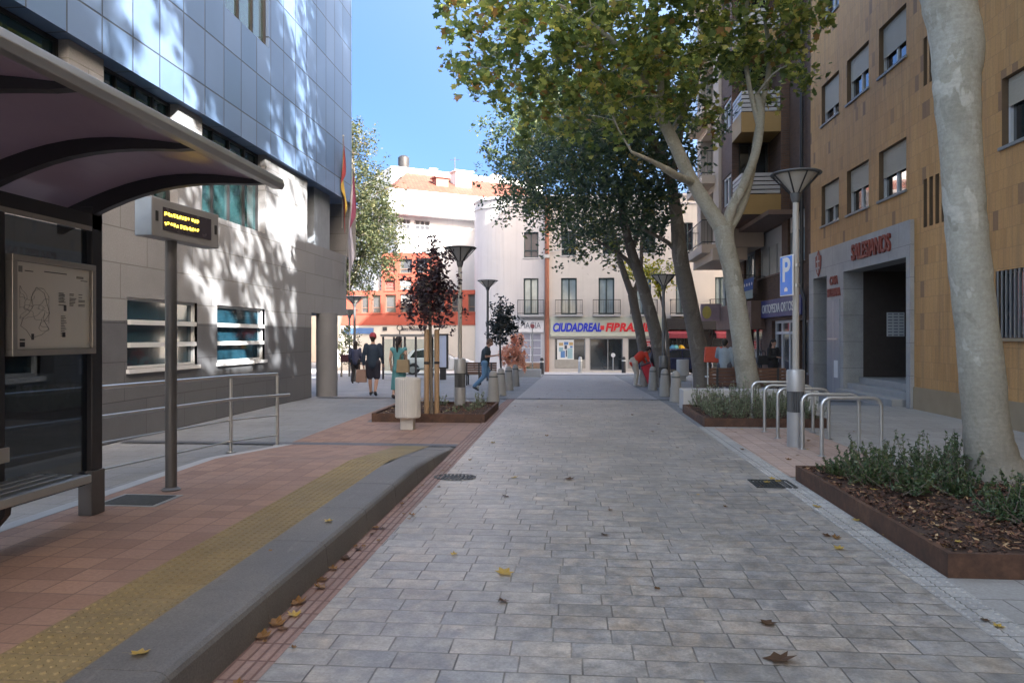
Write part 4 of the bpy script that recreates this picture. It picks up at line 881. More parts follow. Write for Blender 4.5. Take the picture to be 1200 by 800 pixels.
b = B(); c = (xo(468.5), YO-.03, zo2(385)); b.tube([(c[0]+.18*math.cos(k*math.pi/8), c[1], c[2]+.06+.18*math.sin(k*math.pi/8)) for k in range(17)], .03, 6); b.tube([(c[0], c[1], c[2]-.12), (c[0], c[1], c[2]-.42)], .035, 6); b.build('logo_mark', M['dark'], og)
b = B(); b.box((xo(448.5), YO-.05, zo2(387.5)), (xo(453.5), YO-.01, zo2(383))); b.build('lamp_box', M['dark'], og)
b = B(); bar(b, fO, xo(404), xo(438), zo2(391), zo2(384), -.1, -.01); b.build('blue_fascia', plain('blue shop fascia', (.05,.11,.25), .5), og)
# low house further left behind the tree
fh = thing('house', 'pale far house behind the pale green tree at the left', 'building', (-20, 60, gz5)); b = B(); fH = lambda a, z, t: (a, 62 + t, z)
hw = [(-30 + 3*i, -28.8 + 3*i, 1 + 3.1*j, 2.6 + 3.1*j) for i in range(4) for j in range(3)]
wall(b, fH, -34, -18, gz5, 9.5, hw, .2); b.quad([(-34,62,9.5),(-18,62,9.5),(-18,72,9.5),(-34,72,9.5)]); b.quad([(-18,62,gz5),(-18,72,gz5),(-18,72,9.5),(-18,62,9.5)]); b.build('wall', M['beigep'], fh)
for w in hw: window(fh, fH, *w, .15, M['whiteframe'], M['panegrey'], (.5,), (), .07)
# unseen block added behind the camera to keep the street in shade
nb_ = thing('apartment_building', 'unseen low brick block added behind the camera to shade the street', 'building', (RX, -20, 0)); b = B()
nw = [(-44 + 3.4*i, -42.4 + 3.4*i, 1.2 + 3.1*j, 2.7 + 3.1*j) for i in range(13) for j in range(4)]
NT = 14.2
wall(b, fR, -46, 4.0, -.1, NT, nw, .2); b.quad([(RX,-46,NT),(RX,4.0,NT),(RX+12,4.0,NT),(RX+12,-46,NT)]); b.quad([(RX,4.0,-.1),(RX+12,4.0,-.1),(RX+12,4.0,NT),(RX,4.0,NT)]); b.quad([(RX,-46,-.1),(RX+12,-46,-.1),(RX+12,-46,NT),(RX,-46,NT)]); b.quad([(RX+12,-46,-.1),(RX+12,4.0,-.1),(RX+12,4.0,NT),(RX+12,-46,NT)])
b.build('wall', M['brick'], nb_)
for w in nw: window(nb_, fR, *w, .15, M['whiteframe'], M['pane'], (.5,), (), .06)
# ------------------------------------------------------------------ bus shelter on the platform
SX = -3.92; SY1 = 5.72                         # back line and far end of the shelter
sh = thing('bus_shelter', 'dark bus shelter with a curved ribbed roof, framed map and bench', 'bus shelter', (SX, 3.6, PZ))
M['shdark'] = plain('charcoal shelter frame', (.05,.05,.058), .42, .4, .15, 5, .03)
M['shpost'] = plain('dark grey shelter post', (.13,.13,.135), .45, .5, .15, 5, .04)
def panel_mat():
    n = N('smoky plum translucent roof panel'); f = n.noise(1.4, 4, .6); c = n.mix(f, (.30,.24,.29), (.40,.33,.38)); n.done(c, .3)
    tl = n.n('ShaderNodeBsdfTranslucent'); n.l(c, tl.inputs[0]); mx = n.n('ShaderNodeMixShader'); mx.inputs[0].default_value = .3
    n.l(n.b.outputs[0], mx.inputs[1]); n.l(tl.outputs[0], mx.inputs[2]); n.l(mx.outputs[0], n.out.inputs[0]); return n.m
M['roofpan'] = panel_mat()
M['gut'] = plain('satin aluminium gutter', (.42,.40,.38), .38, .7, .12, 4, .04)
ys_ = [1.1, 2.25, 3.4, 4.55, 5.62]
def rprof(f):                                   # roof section: f = 0 at the back, 1 at the front edge
    x = -4.18 + f*1.76; z = 2.66 + .235*f + .165*math.sin(math.pi*min(1, f*1.02)); return x, z
nn = 12
b = B()
for i in range(nn):
    (x0, z0), (x1, z1) = rprof(i/nn), rprof((i+1)/nn)
    vs = [(x, y, z+dz) for y in (ys_[0]-.1, SY1+.02) for dz in (0, .022) for x, z in ((x0, z0), (x1, z1))]
    b.add(vs, [(0,1,5,4),(2,6,7,3)] + ([(0,2,3,1),(4,5,7,6)]))
b.build('roof_panel', M['roofpan'], sh, smooth=True)
for y in ys_:
    b = B(); top = [rprof(i/nn) for i in range(nn+1)]
    th = [.15*(1-(i/nn))**.8 + .025 for i in range(nn+1)]
    vs = [(x, yy, z - (t if k else .003)) for yy in (y-.035, y+.035) for k in (0, 1) for (x, z), t in zip(top, th)]; m_ = nn+1
    fs = []
    for i in range(nn): fs += [(i, i+1, m_+i+1, m_+i), (2*m_+i, 3*m_+i, 3*m_+i+1, 2*m_+i+1), (m_+i, m_+i+1, 3*m_+i+1, 3*m_+i), (i, 2*m_+i, 2*m_+i+1, i+1)]
    fs += [(0, m_, 3*m_, 2*m_), (nn, 2*m_+nn, 3*m_+nn, m_+nn)]
    b.add(vs, fs); b.build('rib', M['shdark'], sh)
x1, z1 = rprof(1); b = B(); b.prism([(x1-.03, 0, z1-.035), (x1+.055, 0, z1-.045), (x1+.075, 0, z1-.01), (x1+.06, 0, z1+.04), (x1-.02, 0, z1+.045)], (0, SY1+.06-.9, 0)); b.v = [(x, y+.9, z) for x, y, z in b.v]; b.build('gutter', M['gut'], sh, bevel=.006)
b = B(); b.box((SX-.05, .95, 2.52), (SX+.05, SY1-.02, 2.64)); b.build('back_beam', M['shdark'], sh); b = B(); b.box((SX+.052, 1.2, 2.50), (SX+.06, SY1-.16, 2.535)); b.build('light_strip', M['gut'], sh)
for y in (1.15, 3.35, SY1-.08):
    b = B(); b.box((SX-.06, y-.085, PZ), (SX+.06, y+.085, PZ+.36)); b.build('post_foot', M['shpost'], sh, bevel=.008)
    b = B(); b.box((SX-.05, y-.065, PZ+.361), (SX+.05, y+.065, 2.70)); b.build('post', M['shdark'], sh, bevel=.006)
b = B(); b.box((SX-.03, 4.62, PZ+.30), (SX+.03, 4.69, 2.51)); b.build('mullion', M['shdark'], sh)
for a, c in ((1.24, 3.27), (3.43, 4.61), (4.70, SY1-.15)):
    b = B(); b.box((SX-.006, a, PZ+.25), (SX+.006, c, 2.5)); b.build('glass_panel', M['clear'], sh)
# map case on the last bay
my0, my1 = onX(11, 350, SX+.05).y, onX(109.5, 350, SX+.05).y; mz1, mz0 = onX(108, 311, SX+.05).z, onX(108, 414, SX+.05).z
mc = B(); t_ = .045
for q in (((my0, mz0), (my1, mz0+t_)), ((my0, mz1-t_), (my1, mz1)), ((my0, mz0+t_), (my0+t_, mz1-t_)), ((my1-t_, mz0+t_), (my1, mz1-t_))): mc.box((SX+.012, q[0][0], q[0][1]), (SX+.075, q[1][0], q[1][1]))
mc = mc.build('map_case', M['gut'], sh, bevel=.004)
b = B(); b.box((SX+.02, my0+t_+.002, mz0+t_+.002), (SX+.05, my1-t_-.002, mz1-t_-.002)); ms = b.build('map_sheet', plain('cream printed sheet', (.80,.77,.70), .6, 0, .05, 2, .02), mc)
ink, ink2 = plain('black ink', (.07,.07,.075), .7), plain('grey ink', (.30,.29,.27), .7)
Wm, Hm = my1-my0-2*t_, mz1-mz0-2*t_
def mp(u, v, d=.0): return (SX+.0515+d, my0+t_+Wm*u, mz0+t_+Hm*v)   # u from the near side, v up
def dash(b, u0, v0, u1, v1):
    p, q = mp(u0, v0), mp(u1, v1); b.box((p[0]-.0005, p[1], p[2]), (p[0]+.001, q[1], q[2]))
b = B(); rr = random.Random(3)
def wander(u, v, n_, st, w):
    pts = [Vector(mp(u, v))]; a = rr.uniform(0, 6.3)
    for _ in range(n_):
        a += rr.uniform(-.9, .9); u += st*math.cos(a); v += st*math.sin(a)*.8; u = min(.42, max(.06, u)); v = min(.72, max(.14, v)); pts.append(Vector(mp(u, v)))
    b.tube(pts, w, 4)
for _ in range(16): wander(rr.uniform(.1,.4), rr.uniform(.2,.65), 14, .03, .0011)
out = [mp(u, v) for u, v in ((.10,.36),(.07,.27),(.14,.22),(.2,.13),(.33,.17),(.42,.24),(.36,.33),(.43,.42),(.40,.52),(.36,.66),(.26,.72),(.20,.6),(.22,.5),(.17,.42),(.10,.36))]
b.tube(out, .0018, 4); b.build('map_lines', ink2, ms)
b = B()
for cx in (.55, .70, .83):
    b = B()
    for i in range(9):
        if rr.random() < .8: dash(b, cx, .68-.018*i-.007, cx+rr.uniform(.05,.1), .68-.018*i)
    b.build('text_column', ink, ms)
b = B()
for i in range(13): dash(b, .58, .40-.02*i-.006, .58+rr.uniform(.04,.08), .40-.02*i)
b.build('text_column', ink, ms); b = B(); dash(b, .12, .895, .22, .905); dash(b, .36, .91, .66, .92); dash(b, .86, .85, .96, .858)
dash(b, .06, .10, .12, .12)
b.build('heading', ink, ms)
for q_ in ((.06,.03,.12,.085),(.62,.46,.655,.53),(.60,.14,.64,.20),(.20,.11,.23,.18),(.045,.88,.09,.95),(.80,.875,.90,.905)):
    b = B(); dash(b, *q_); b.build('printed_symbol', ink2 if q_[1] > .8 else ink, ms)
# bench fixed to the shelter
b = B(); by0, by1 = 2.2, 4.86
for i in range(4): b.box((SX+.10+.105*i, by0, PZ+.445), (SX+.19+.105*i, by1, PZ+.475))
bs = b.build('bench_seat', M['steel'], sh, bevel=.006)
b = B(); b.box((SX+.105, by0, PZ+.60), (SX+.125, 4.62, PZ+.70)); b.build('bench_back', M['gut'], sh, bevel=.004)
b = B(); b.box((SX+.515, by0, PZ+.42), (SX+.545, by1, PZ+.478)); b.build('seat_edge', M['steel'], sh, bevel=.008)
for y in (2.7, 4.12):
    b = B(); b.prism([(SX+.09, y, PZ+.443), (SX+.51, y, PZ+.443), (SX+.50, y, PZ+.36), (SX+.34, y, PZ+.18), (SX+.09, y, PZ+.18)], (0, .05, 0)); b.box((SX+.14, y-.02, PZ), (SX+.28, y+.07, PZ+.179)); b.build('bench_bracket', M['shdark'], sh)

# ------------------------------------------------------------------ passenger display on its pole
p = G(200.5, 574, PZ); dp = thing('passenger_display', 'grey pole with a lit amber two-line passenger display box', 'display', tuple(p))
ztop = p.z + 0; dpole = p.length
zb = atd(200, 281, 6.75).z; zt_ = atd(200, 236, 6.7).z
b = B(); b.lathe([(.052, 0), (.052, zb - p.z + .02)], tuple(p), 20); b.build('pole', M['shpost'], dp, smooth=True)
b = B(); b.lathe([(.085, 0), (.085, .012), (.06, .03)], tuple(p), 20); b.build('base_flange', M['shpost'], dp, smooth=True)
c = Vector((p.x + .02, p.y + .12, 0)); rz = R(-6); Rz = Matrix.Rotation(rz, 3, 'Z'); hz = (zb + zt_)/2; hh = zt_ - zb; Ld = 1.02
P = lambda t, y, z: tuple(c + Rz @ Vector((t, y, 0)) + Vector((0, 0, z)))
b = B(); b.obox((c.x, c.y, hz), (.17, Ld, hh), Rz); bx = b.build('housing', plain('grey display housing', (.30,.30,.31), .45, .3, .08, 4, .03), dp, bevel=.008)
b = B(); b.obox(P(.0, -Ld/2-.004, hz), (.165, .006, hh*.97), Rz); b.build('side_cover', plain('blue grey cover', (.28,.34,.40), .45, .3), bx)
b = B(); b.obox(P(.087, .0, hz+.0), (.008, Ld*.72, hh*.60), Rz); b.build('screen', plain('black screen', (.045,.04,.055), .25), bx)
for q_ in (-.44, .44): b = B(); b.obox(P(.088, Ld*q_, hz+.01), (.008, .03, .09), Rz); b.build('lock', M['black'], bx)
b = B(); rr = random.Random(11)
for row, zz in ((0, hz + hh*.12), (1, hz - hh*.13)):
    y = -Ld*.34
    while y < Ld*.16:
        for iy in range(3):
            for iz in range(1, 5):
                if rr.random() < (.82 if iz in (2, 3) else .5): b.obox(P(.0935, y + iy*.0098, zz + (iz-2)*.0088), (.003, .0062, .006), Rz)
        y += .042 if rr.random() < .85 else .06
b.build('amber_dots', M['led'], bx)

# ------------------------------------------------------------------ street lamps with an inverted cone head
M['lampg'] = plain('light grey lamp paint', (.36,.365,.37), .45, .3, .12, 5, .05)
M['lampd'] = plain('dark grey lamp paint', (.10,.105,.11), .5, .3, .12, 5, .05)
M['diff'] = plain('frosted lamp diffuser', (.42,.40,.36), .4, 0, .08)
def lamp(loc, hgt, label, dark=False, sleeve=True, k=1.0, cone=None, group='street lamps with cone heads'):
    x, y, z = loc; t = thing('street_lamp', label, 'street lamp', loc, 0, group); g = M['lampd'] if dark else M['lampg']
    if sleeve:
        b = B(); b.lathe([(.125*k,0),(.125*k,.52)], loc, 28); b.build('base_sleeve', g, t, smooth=True)
        b = B(); b.lathe([(.122*k,.521),(.122*k,.83)], loc, 48, ribs=1, depth=.012); b.build('ribbed_sleeve', M['lampd'] if not dark else M['dark'], t)
        b = B(); b.lathe([(.13*k,.831),(.13*k,1.13),(.12*k,1.15),(.05*k,1.16)], loc, 28); b.build('collar', g, t, smooth=True)
    b = B(); b.lathe([(.048*k,1.15 if sleeve else 0),(.042*k,hgt-.42)], loc, 16); b.build('pole', M['diff'] if not dark else g, t, smooth=True)
    zt = z + hgt; b = B(); b.lathe([(.05*k,-.44),(.07*k,-.38),(.08*k,-.30)], (x,y,zt), 24); b.build('neck', M['lampd'], t, smooth=True)
    b = B(); b.lathe([(.075*k,-.30),(.30*k,-.03)], (x,y,zt), 32); b.build('lamp_cone', cone or M['diff'], t, smooth=True)
    b = B(); b.lathe([(.36*k,-.028),(.37*k,-.015),(.36*k,.0),(.05,.02)], (x,y,zt), 36); b.build('lamp_cap', M['lampd'], t, smooth=True); b = B()
    for i in range(8):
        a = 2*math.pi*i/8 + .2; b.tube([(x+.085*k*math.cos(a), y+.085*k*math.sin(a), zt-.30), (x+.34*k*math.cos(a), y+.34*k*math.sin(a), zt-.03)], .012, 6)
    b.build('cage', M['dark'], t)
    return t
p = G(932.5, 523); lamp(tuple(p), atd(932, 203, 10.87).z, 'tall grey street lamp carrying the blue parking sign by the bike hoops')
LP = p.copy()
p = G(539.5, 474); lamp((-2.48, 16.0, 0), onY(539, 290, 16.0).z, 'grey street lamp rising from the rusty planter with the young tree', cone=M['lampg'])
p = G(777.5, 463.5); lamp(tuple(p), atd(777, 323, (p.y)).z - p.z, 'dark street lamp on the right beyond the white concrete bench', True)
for px, pt, pb, lab in ((571.5, 328, 446, 'slim dark street lamp at the rounded white corner'), (415.5, 346, 447, 'farther slim dark lamp below the pale green tree, taller of the pair'), (409.5, 362, 441, 'farther slim dark lamp below the pale green tree, shorter of the pair')):
    q = G(px, pb); hq = atd(px, pt, (q.y)).z - q.z; lamp(tuple(q), hq, lab, True, False, 1.25)
# parking sign on the near lamp
pk = thing('parking_sign', 'blue square parking sign with a white letter P on the near lamp', 'sign', tuple(LP + Vector((0,0,2.2))))
sa = R(-79); sx_ = Vector((math.cos(sa), math.sin(sa), 0)); nrm = Vector((math.sin(sa), -math.cos(sa), 0))
c = LP + nrm*.09 - sx_*.10; c.z = (atd(928, 299, 10.8).z + atd(928, 345, 10.8).z)/2; hS = atd(928, 298, 10.8).z - atd(928, 346, 10.8).z; wS = .40
Mx = Matrix((sx_, -nrm, Vector((0,0,1)))).transposed()
b = B(); b.obox(c, (wS, .02, hS), Mx); bd = b.build('board', M['white'], pk, bevel=.006)
b = B(); b.obox(c + nrm*.0115, (wS-.035, .003, hS-.035), Mx); b.build('blue_face', plain('traffic blue', (.01,.20,.72), .35, 0, .04), pk)
text('P', 'letter', M['white'], pk, frame(c + nrm*.0145 + Vector((0,0,.07)), sx_, up), .50, .001, 0, .012)
b = B(); q = c + nrm*.0145 + Vector((0,0,-.215)); b.obox(q, (.10, .002, .045), Mx); b.obox(q + Vector((0,0,.03)), (.06, .002, .02), Mx); b.build('small_symbol', M['white'], pk)
b = B()
for dz in (-.15, .15): b.lathe([(.062,-.02),(.062,.02)], (LP.x, LP.y, c.z+dz), 16); b.obox((LP + nrm*.06)[:2] + (c.z+dz,), (.05, .05, .03), Mx)
b.build('clamp', M['galv'], pk)

# ------------------------------------------------------------------ bike hoops
hoop0 = None; hp = [G(881.5, 498), G(896, 506), G(911.5, 513.5), G(940, 526), G(963, 534.5)]
hl = ['rearmost steel bike hoop next to the sage planter', 'second steel bike hoop in front of the sage planter', 'steel bike hoop just behind the lamp with the parking sign', 'steel bike hoop just in front of the lamp with the parking sign', 'nearest steel bike hoop at the end of the large planter']
def hoop():
    t = thing('bike_rack', hl[0], 'bike rack', (0,0,0), 0, 'steel hoop bike racks on the pink pavement'); w, h, r = .80, .80, .12
    pts = [(0,0,0),(0,0,h-r)] + [(r-r*math.cos(a), 0, h-r+r*math.sin(a)) for a in (R(22), R(45), R(68), R(90))] + [(w-r,0,h)] + [(w-r+r*math.sin(a), 0, h-r+r*math.cos(a)) for a in (R(22), R(45), R(68), R(90))] + [(w,0,0)]
    b = B(); b.tube(pts, .026, 14); b.build('hoop', M['galv'], t, smooth=True, sharp=60)
    for x in (0, w): b = B(); b.lathe([(.06,0),(.06,.008),(.03,.012)], (x,0,0), 16); b.build('foot_plate', M['galv'], t, smooth=True)
    return t
hoop0 = hoop()
for i, p in enumerate(hp):
    o = hoop0 if i == 0 else copy_tree(hoop0); o.location = (p.x, p.y, .003); o['label'] = hl[i]; o.rotation_euler.z = R([-3, -2, 1, 0, 2][i])
# ------------------------------------------------------------------ bollards: tapered concrete
def bollard(k=1.0):
    t = thing('bollard', 'x', 'bollard', (0,0,0), 0, 'tapered concrete bollards along the road'); b = B()
    b.lathe([(.165,0),(.16,.04),(.11,.66),(.095,.72),(.06,.76),(.02,.775)], (0,0,0), 24); b.build('shaft', M['bol'], t, smooth=True)
    b = B(); b.lathe([(.117,.60),(.119,.605),(.114,.635),(.112,.635)], (0,0,0), 24); b.build('band', M['lampd'], t, smooth=True); return t
M['bol'] = plain('grey bollard concrete', (.31,.305,.29), .8, 0, .16, 4, .2, 60)
bl0 = bollard()
bpx = [((578,470), 'nearest tapered bollard on the left, just past the rusty planter'), ((587,463), 'second tapered bollard on the left, past the rusty planter'), ((596,457), 'third tapered bollard on the left beside the salmon shrub'), ((604,452), 'farthest tapered bollard on the left beside the salmon shrub'),
       ((792,470.5), 'nearest tapered bollard on the right beside the white concrete bench'), ((779,464), 'second tapered bollard on the right below the dark lamp'), ((765,457), 'third tapered bollard on the right in front of the red trolley'), ((754,452.5), 'farthest tapered bollard on the right behind the person in red')]
for i, (q, lab) in enumerate(bpx):
    o = bl0 if i == 0 else copy_tree(bl0); o.location = G(*q); o['label'] = lab; o.rotation_euler.z = i*.7; o.scale = (1,1,1.02)
for (px, py, hgt, m_, lab) in ((635, 438.5, .95, M['dark'], 'slim dark metal bollard beside the brown rain pipe'), (680, 437, 1.0, M['galv'], 'slim pale metal bollard in front of the telecom shop'), (731, 437, 1.0, M['dark'], 'slim dark bollard right of the telecom shop door')):
    q = G(px, py); t = thing('bollard', lab, 'bollard', tuple(q)); b = B(); b.lathe([(.13,0),(.11,hgt-.1),(.08,hgt-.02),(.03,hgt)], tuple(q), 16); b.build('shaft', m_, t, smooth=True); b = B(); b.lathe([(.125,hgt*.72),(.125,hgt*.8)], tuple(q), 16); b.build('band', M['white'], t, smooth=True)
# ------------------------------------------------------------------ bins
def bin_(p, h, r, lab):
    t = thing('litter_bin', lab, 'litter bin', tuple(p)); x, y, z = p
    b = B(); b.box((x-r*.52, y-r*.45, z), (x+r*.52, y+r*.45, z+h*.225)); b.build('pedestal', M['binw'], t, bevel=.012)
    b = B(); b.lathe([(r*.9,h*.226),(r,h*.25),(r,h*.97),(r*.96,h),(r*.84,h),(r*.84,h*.9),(r*.2,h*.88)], (x,y,z), 72, ribs=1, depth=.007); b.build('body', M['binw'], t)
    b = B(); b.lathe([(r*.83,h*.905),(r*.3,h*.91)], (x,y,z), 24); b.build('opening', M['black'], t); return t
M['binw'] = plain('off white concrete bin', (.52,.515,.49), .7, 0, .08, 3, .12, 60)
bin_(G(478, 503), .92, .225, 'white fluted litter bin in front of the planter with the young tree')
bin_(G(800, 446), .95, .27, 'pale round litter bin behind the bollard near the leaning trunk')
# ------------------------------------------------------------------ planters of weathering steel with mulch
def planter(x0, x1, y0, y1, h, lab, nchip, seed, side=.012):
    t = thing('planter', lab, 'planter', ((x0+x1)/2, (y0+y1)/2, 0)); b = B(); w = side
    for q in (((x0,y0),(x1,y0+w)), ((x0,y1-w),(x1,y1)), ((x0,y0+w),(x0+w,y1-w)), ((x1-w,y0+w),(x1,y1-w))): b.box((*q[0], -.02), (*q[1], h))
    b.box((x0+w, y0+w, h-.012), (x0+.05, y1-w, h-.003)); b.box((x0+.05, y0+w, h-.012), (x1-.05, y0+.05, h-.003)); b.box((x1-.05, y0+w, h-.012), (x1-w, y1-w, h-.003)); b.box((x0+.05, y1-.05, h-.012), (x1-.05, y1-w, h-.003))
    b.build('steel_edging', M['corten'], t, bevel=.002)
    b = B(); n_ = 22; r_ = random.Random(seed); zz = [[h-.05 + r_.uniform(-.018,.022) + .05*math.sin(i*.5)*math.sin(j*.4) for i in range(n_+1)] for j in range(n_+1)]
    vs = [(x0+w+(x1-x0-2*w)*i/n_, y0+w+(y1-y0-2*w)*j/n_, zz[j][i]) for j in range(n_+1) for i in range(n_+1)]
    b.add(vs, [(j*(n_+1)+i, j*(n_+1)+i+1, (j+1)*(n_+1)+i+1, (j+1)*(n_+1)+i) for j in range(n_) for i in range(n_)]); b.build('soil', M['soil'], t, smooth=True, sharp=80)
    g = np.random.default_rng(seed); V, Fc, rv = [], [], []
    for k in range(nchip):
        px, py = g.uniform(x0+.03, x1-.03), g.uniform(y0+.03, y1-.03); i = min(n_, int((px-x0)/(x1-x0)*n_)); j = min(n_, int((py-y0)/(y1-y0)*n_))
        c = Vector((px, py, zz[j][i] + g.uniform(0, .035))); L = g.uniform(.009,.028); Wd = L*g.uniform(.25,.6); a = g.uniform(0, 6.28); tl = g.uniform(-.6,.6)
        e1 = Vector((math.cos(a), math.sin(a), tl))*L; e2 = Vector((-math.sin(a), math.cos(a), g.uniform(-.6,.6)))*Wd
        n0 = len(V); V += [c-e1-e2*.6, c+e1-e2, c+e1*.8+e2, c-e1*.9+e2*.8]; Fc.append((n0, n0+1, n0+2, n0+3)); rv.append(g.random()**1.4)
    me = bpy.data.meshes.new('mulch'); me.from_pydata([tuple(v) for v in V], [], Fc); at = me.attributes.new('rnd', 'FLOAT', 'FACE'); at.data.foreach_set('value', rv); me.materials.append(M['mulch'])
    o = bpy.data.objects.new('bark_mulch', me); COL.objects.link(o); tag(o, kind='stuff'); return t
planter(-3.87, -1.66, 13.8, 16.45, .16, 'rusty steel planter on the left around the staked purple tree', 2200, 3)
planter(2.57, 5.9, 5.2, 8.6, .165, 'large rusty steel planter at the lower right around the big trunk', 16000, 4)
planter(2.42, 4.62, 13.5, 16.15, .16, 'rusty steel planter of sage bushes before the white concrete bench', 2500, 5)
# white concrete bench block and wooden benches
cbn = thing('concrete_bench', 'long white concrete bench block behind the sage planter', 'bench', (3.9, 16.6, 0)); b = B()
b.box((2.45, 16.25, .02), (5.35, 16.85, .47)); b.build('block', M['concrete'], cbn, bevel=.015); b = B(); b.box((2.55, 16.33, -.01), (5.25, 16.77, .019)); b.build('plinth', M['greypaint'], cbn)
def wbench(x0, x1, y, z, lab, flip=1, grp=None):
    t = thing('wooden_bench', lab, 'bench', ((x0+x1)/2, y, z), 0, grp)
    b = B()
    for i in range(5): b.box((x0, y+.0, z+.46+.088*i), (x1, y+.035, z+.535+.088*i))
    b.build('backrest', M['slat'], t, bevel=.004); b = B()
    for i in range(5): b.box((x0, y+flip*(.05+.085*i), z+.41), (x1, y+flip*(.12+.085*i), z+.445))
    b.build('seat', M['slat'], t, bevel=.004)
    for x in (x0+.2, (x0+x1)/2, x1-.2):
        b = B(); b.box((x-.025, y-flip*.003, z), (x+.025, y-flip*.045, z+.88)); b.box((x-.025, y, z+.36), (x+.025, y+flip*.45, z+.405)); b.box((x-.025, y+flip*.40, z), (x+.025, y+flip*.45, z+.359)); b.build('leg', M['dark'], t)
    return t
yq = 18.7; wbench(onY(831, 394, yq).x, onY(921, 394, yq).x, yq, gz(yq)-.02, 'long brown slatted bench behind the pale trunk on the right')
q = G(548, 446); yq = 27.5; wbench(onY(541, 394, yq).x, onY(582, 394, yq).x, yq, gz(yq)-.02, 'brown slatted bench on the left near the man with the phone')
# ------------------------------------------------------------------ foliage
LOBED = np.array([(0,-.5),(.16,-.30),(.46,-.22),(.30,.0),(.48,.22),(.20,.20),(0,.55),(-.20,.20),(-.48,.22),(-.30,.0),(-.46,-.22),(-.16,-.30)])
OVAL = np.array([(0,-.5),(.26,-.12),(.20,.25),(0,.55),(-.20,.25),(-.26,-.12)])
NARROW = np.array([(0,-.5),(.09,-.1),(.06,.3),(0,.5),(-.06,.3),(-.09,-.1)])
def leaves(name, pos, size, shape, mat, parent, rv, droop=.5, seed=1, normals=None, bend=.18):
    g = np.random.default_rng(seed); n = len(pos); k = len(shape); pos = np.asarray(pos, float)
    nv = g.normal(size=(n,3)) if normals is None else normals + g.normal(size=(n,3))*.35
    nv[:,2] += droop*np.sign(nv[:,2] + 1e-9); nv /= np.linalg.norm(nv, axis=1)[:,None]
    t = g.normal(size=(n,3)); t[:,2] -= .5; t -= nv*(t*nv).sum(1)[:,None]; t /= np.linalg.norm(t, axis=1)[:,None]; s = np.cross(nv, t)
    sz = np.asarray(size)*np.ones(n)*g.uniform(.65,1.25,n)
    P = pos[:,None,:] + sz[:,None,None]*(shape[None,:,0:1]*s[:,None,:] + shape[None,:,1:2]*t[:,None,:] - bend*np.abs(shape[None,:,0:1])*2*nv[:,None,:])
    off = np.zeros(3); p = parent
    while p is not None: off += np.array(p.location); p = p.parent
    P = (P - off).reshape(-1,3)
    me = bpy.data.meshes.new(name); me.vertices.add(n*k); me.vertices.foreach_set('co', P.astype(np.float32).ravel())
    me.loops.add(n*k); me.loops.foreach_set('vertex_index', np.arange(n*k, dtype=np.int32)); me.polygons.add(n)
    me.polygons.foreach_set('loop_start', np.arange(0, n*k, k, dtype=np.int32))
    me.update(calc_edges=True); at = me.attributes.new('rnd', 'FLOAT', 'FACE'); at.data.foreach_set('value', np.clip(rv, 0, 1).astype(np.float32))
    me.materials.append(mat); o = bpy.data.objects.new(name, me); COL.objects.link(o)
    if parent is not None: o.parent = parent
    return o
def smooth_path(pts, rad, k=5):
    P = [Vector(p) for p in pts]; n = len(P); out, rr = [], []
    for i in range(n-1):
        p0, p1, p2, p3 = P[max(i-1,0)], P[i], P[i+1], P[min(i+2,n-1)]
        for j in range(k):
            t = j/k; out.append(.5*((2*p1) + (p2-p0)*t + (2*p0-5*p1+4*p2-p3)*t*t + (3*p1-p0-3*p2+p3)*t**3)); rr.append(rad[i] + (rad[i+1]-rad[i])*t)
    out.append(P[-1]); rr.append(rad[-1]); return out, rr
def clump_points(ells, n, seed, minz=None, gap=.75, flat=.8):
    """clump centres spread over ellipsoids (centre, radii), kept apart from each other so that the sky shows between them"""
    g = random.Random(seed); out = []; vol = [a[1][0]*a[1][1]*a[1][2] for a in ells]; tries = 0
    while len(out) < n and tries < n*60:
        tries += 1; e = g.choices(ells, vol)[0]; d = Vector((g.gauss(0,1), g.gauss(0,1), g.gauss(0,1))).normalized()*(g.random()**.42)
        p = Vector([e[0][i] + d[i]*e[1][i] for i in range(3)])
        if minz and p.z < minz: continue
        if any((p-q).length < gap for q in out): continue
        out.append(p)
    return out
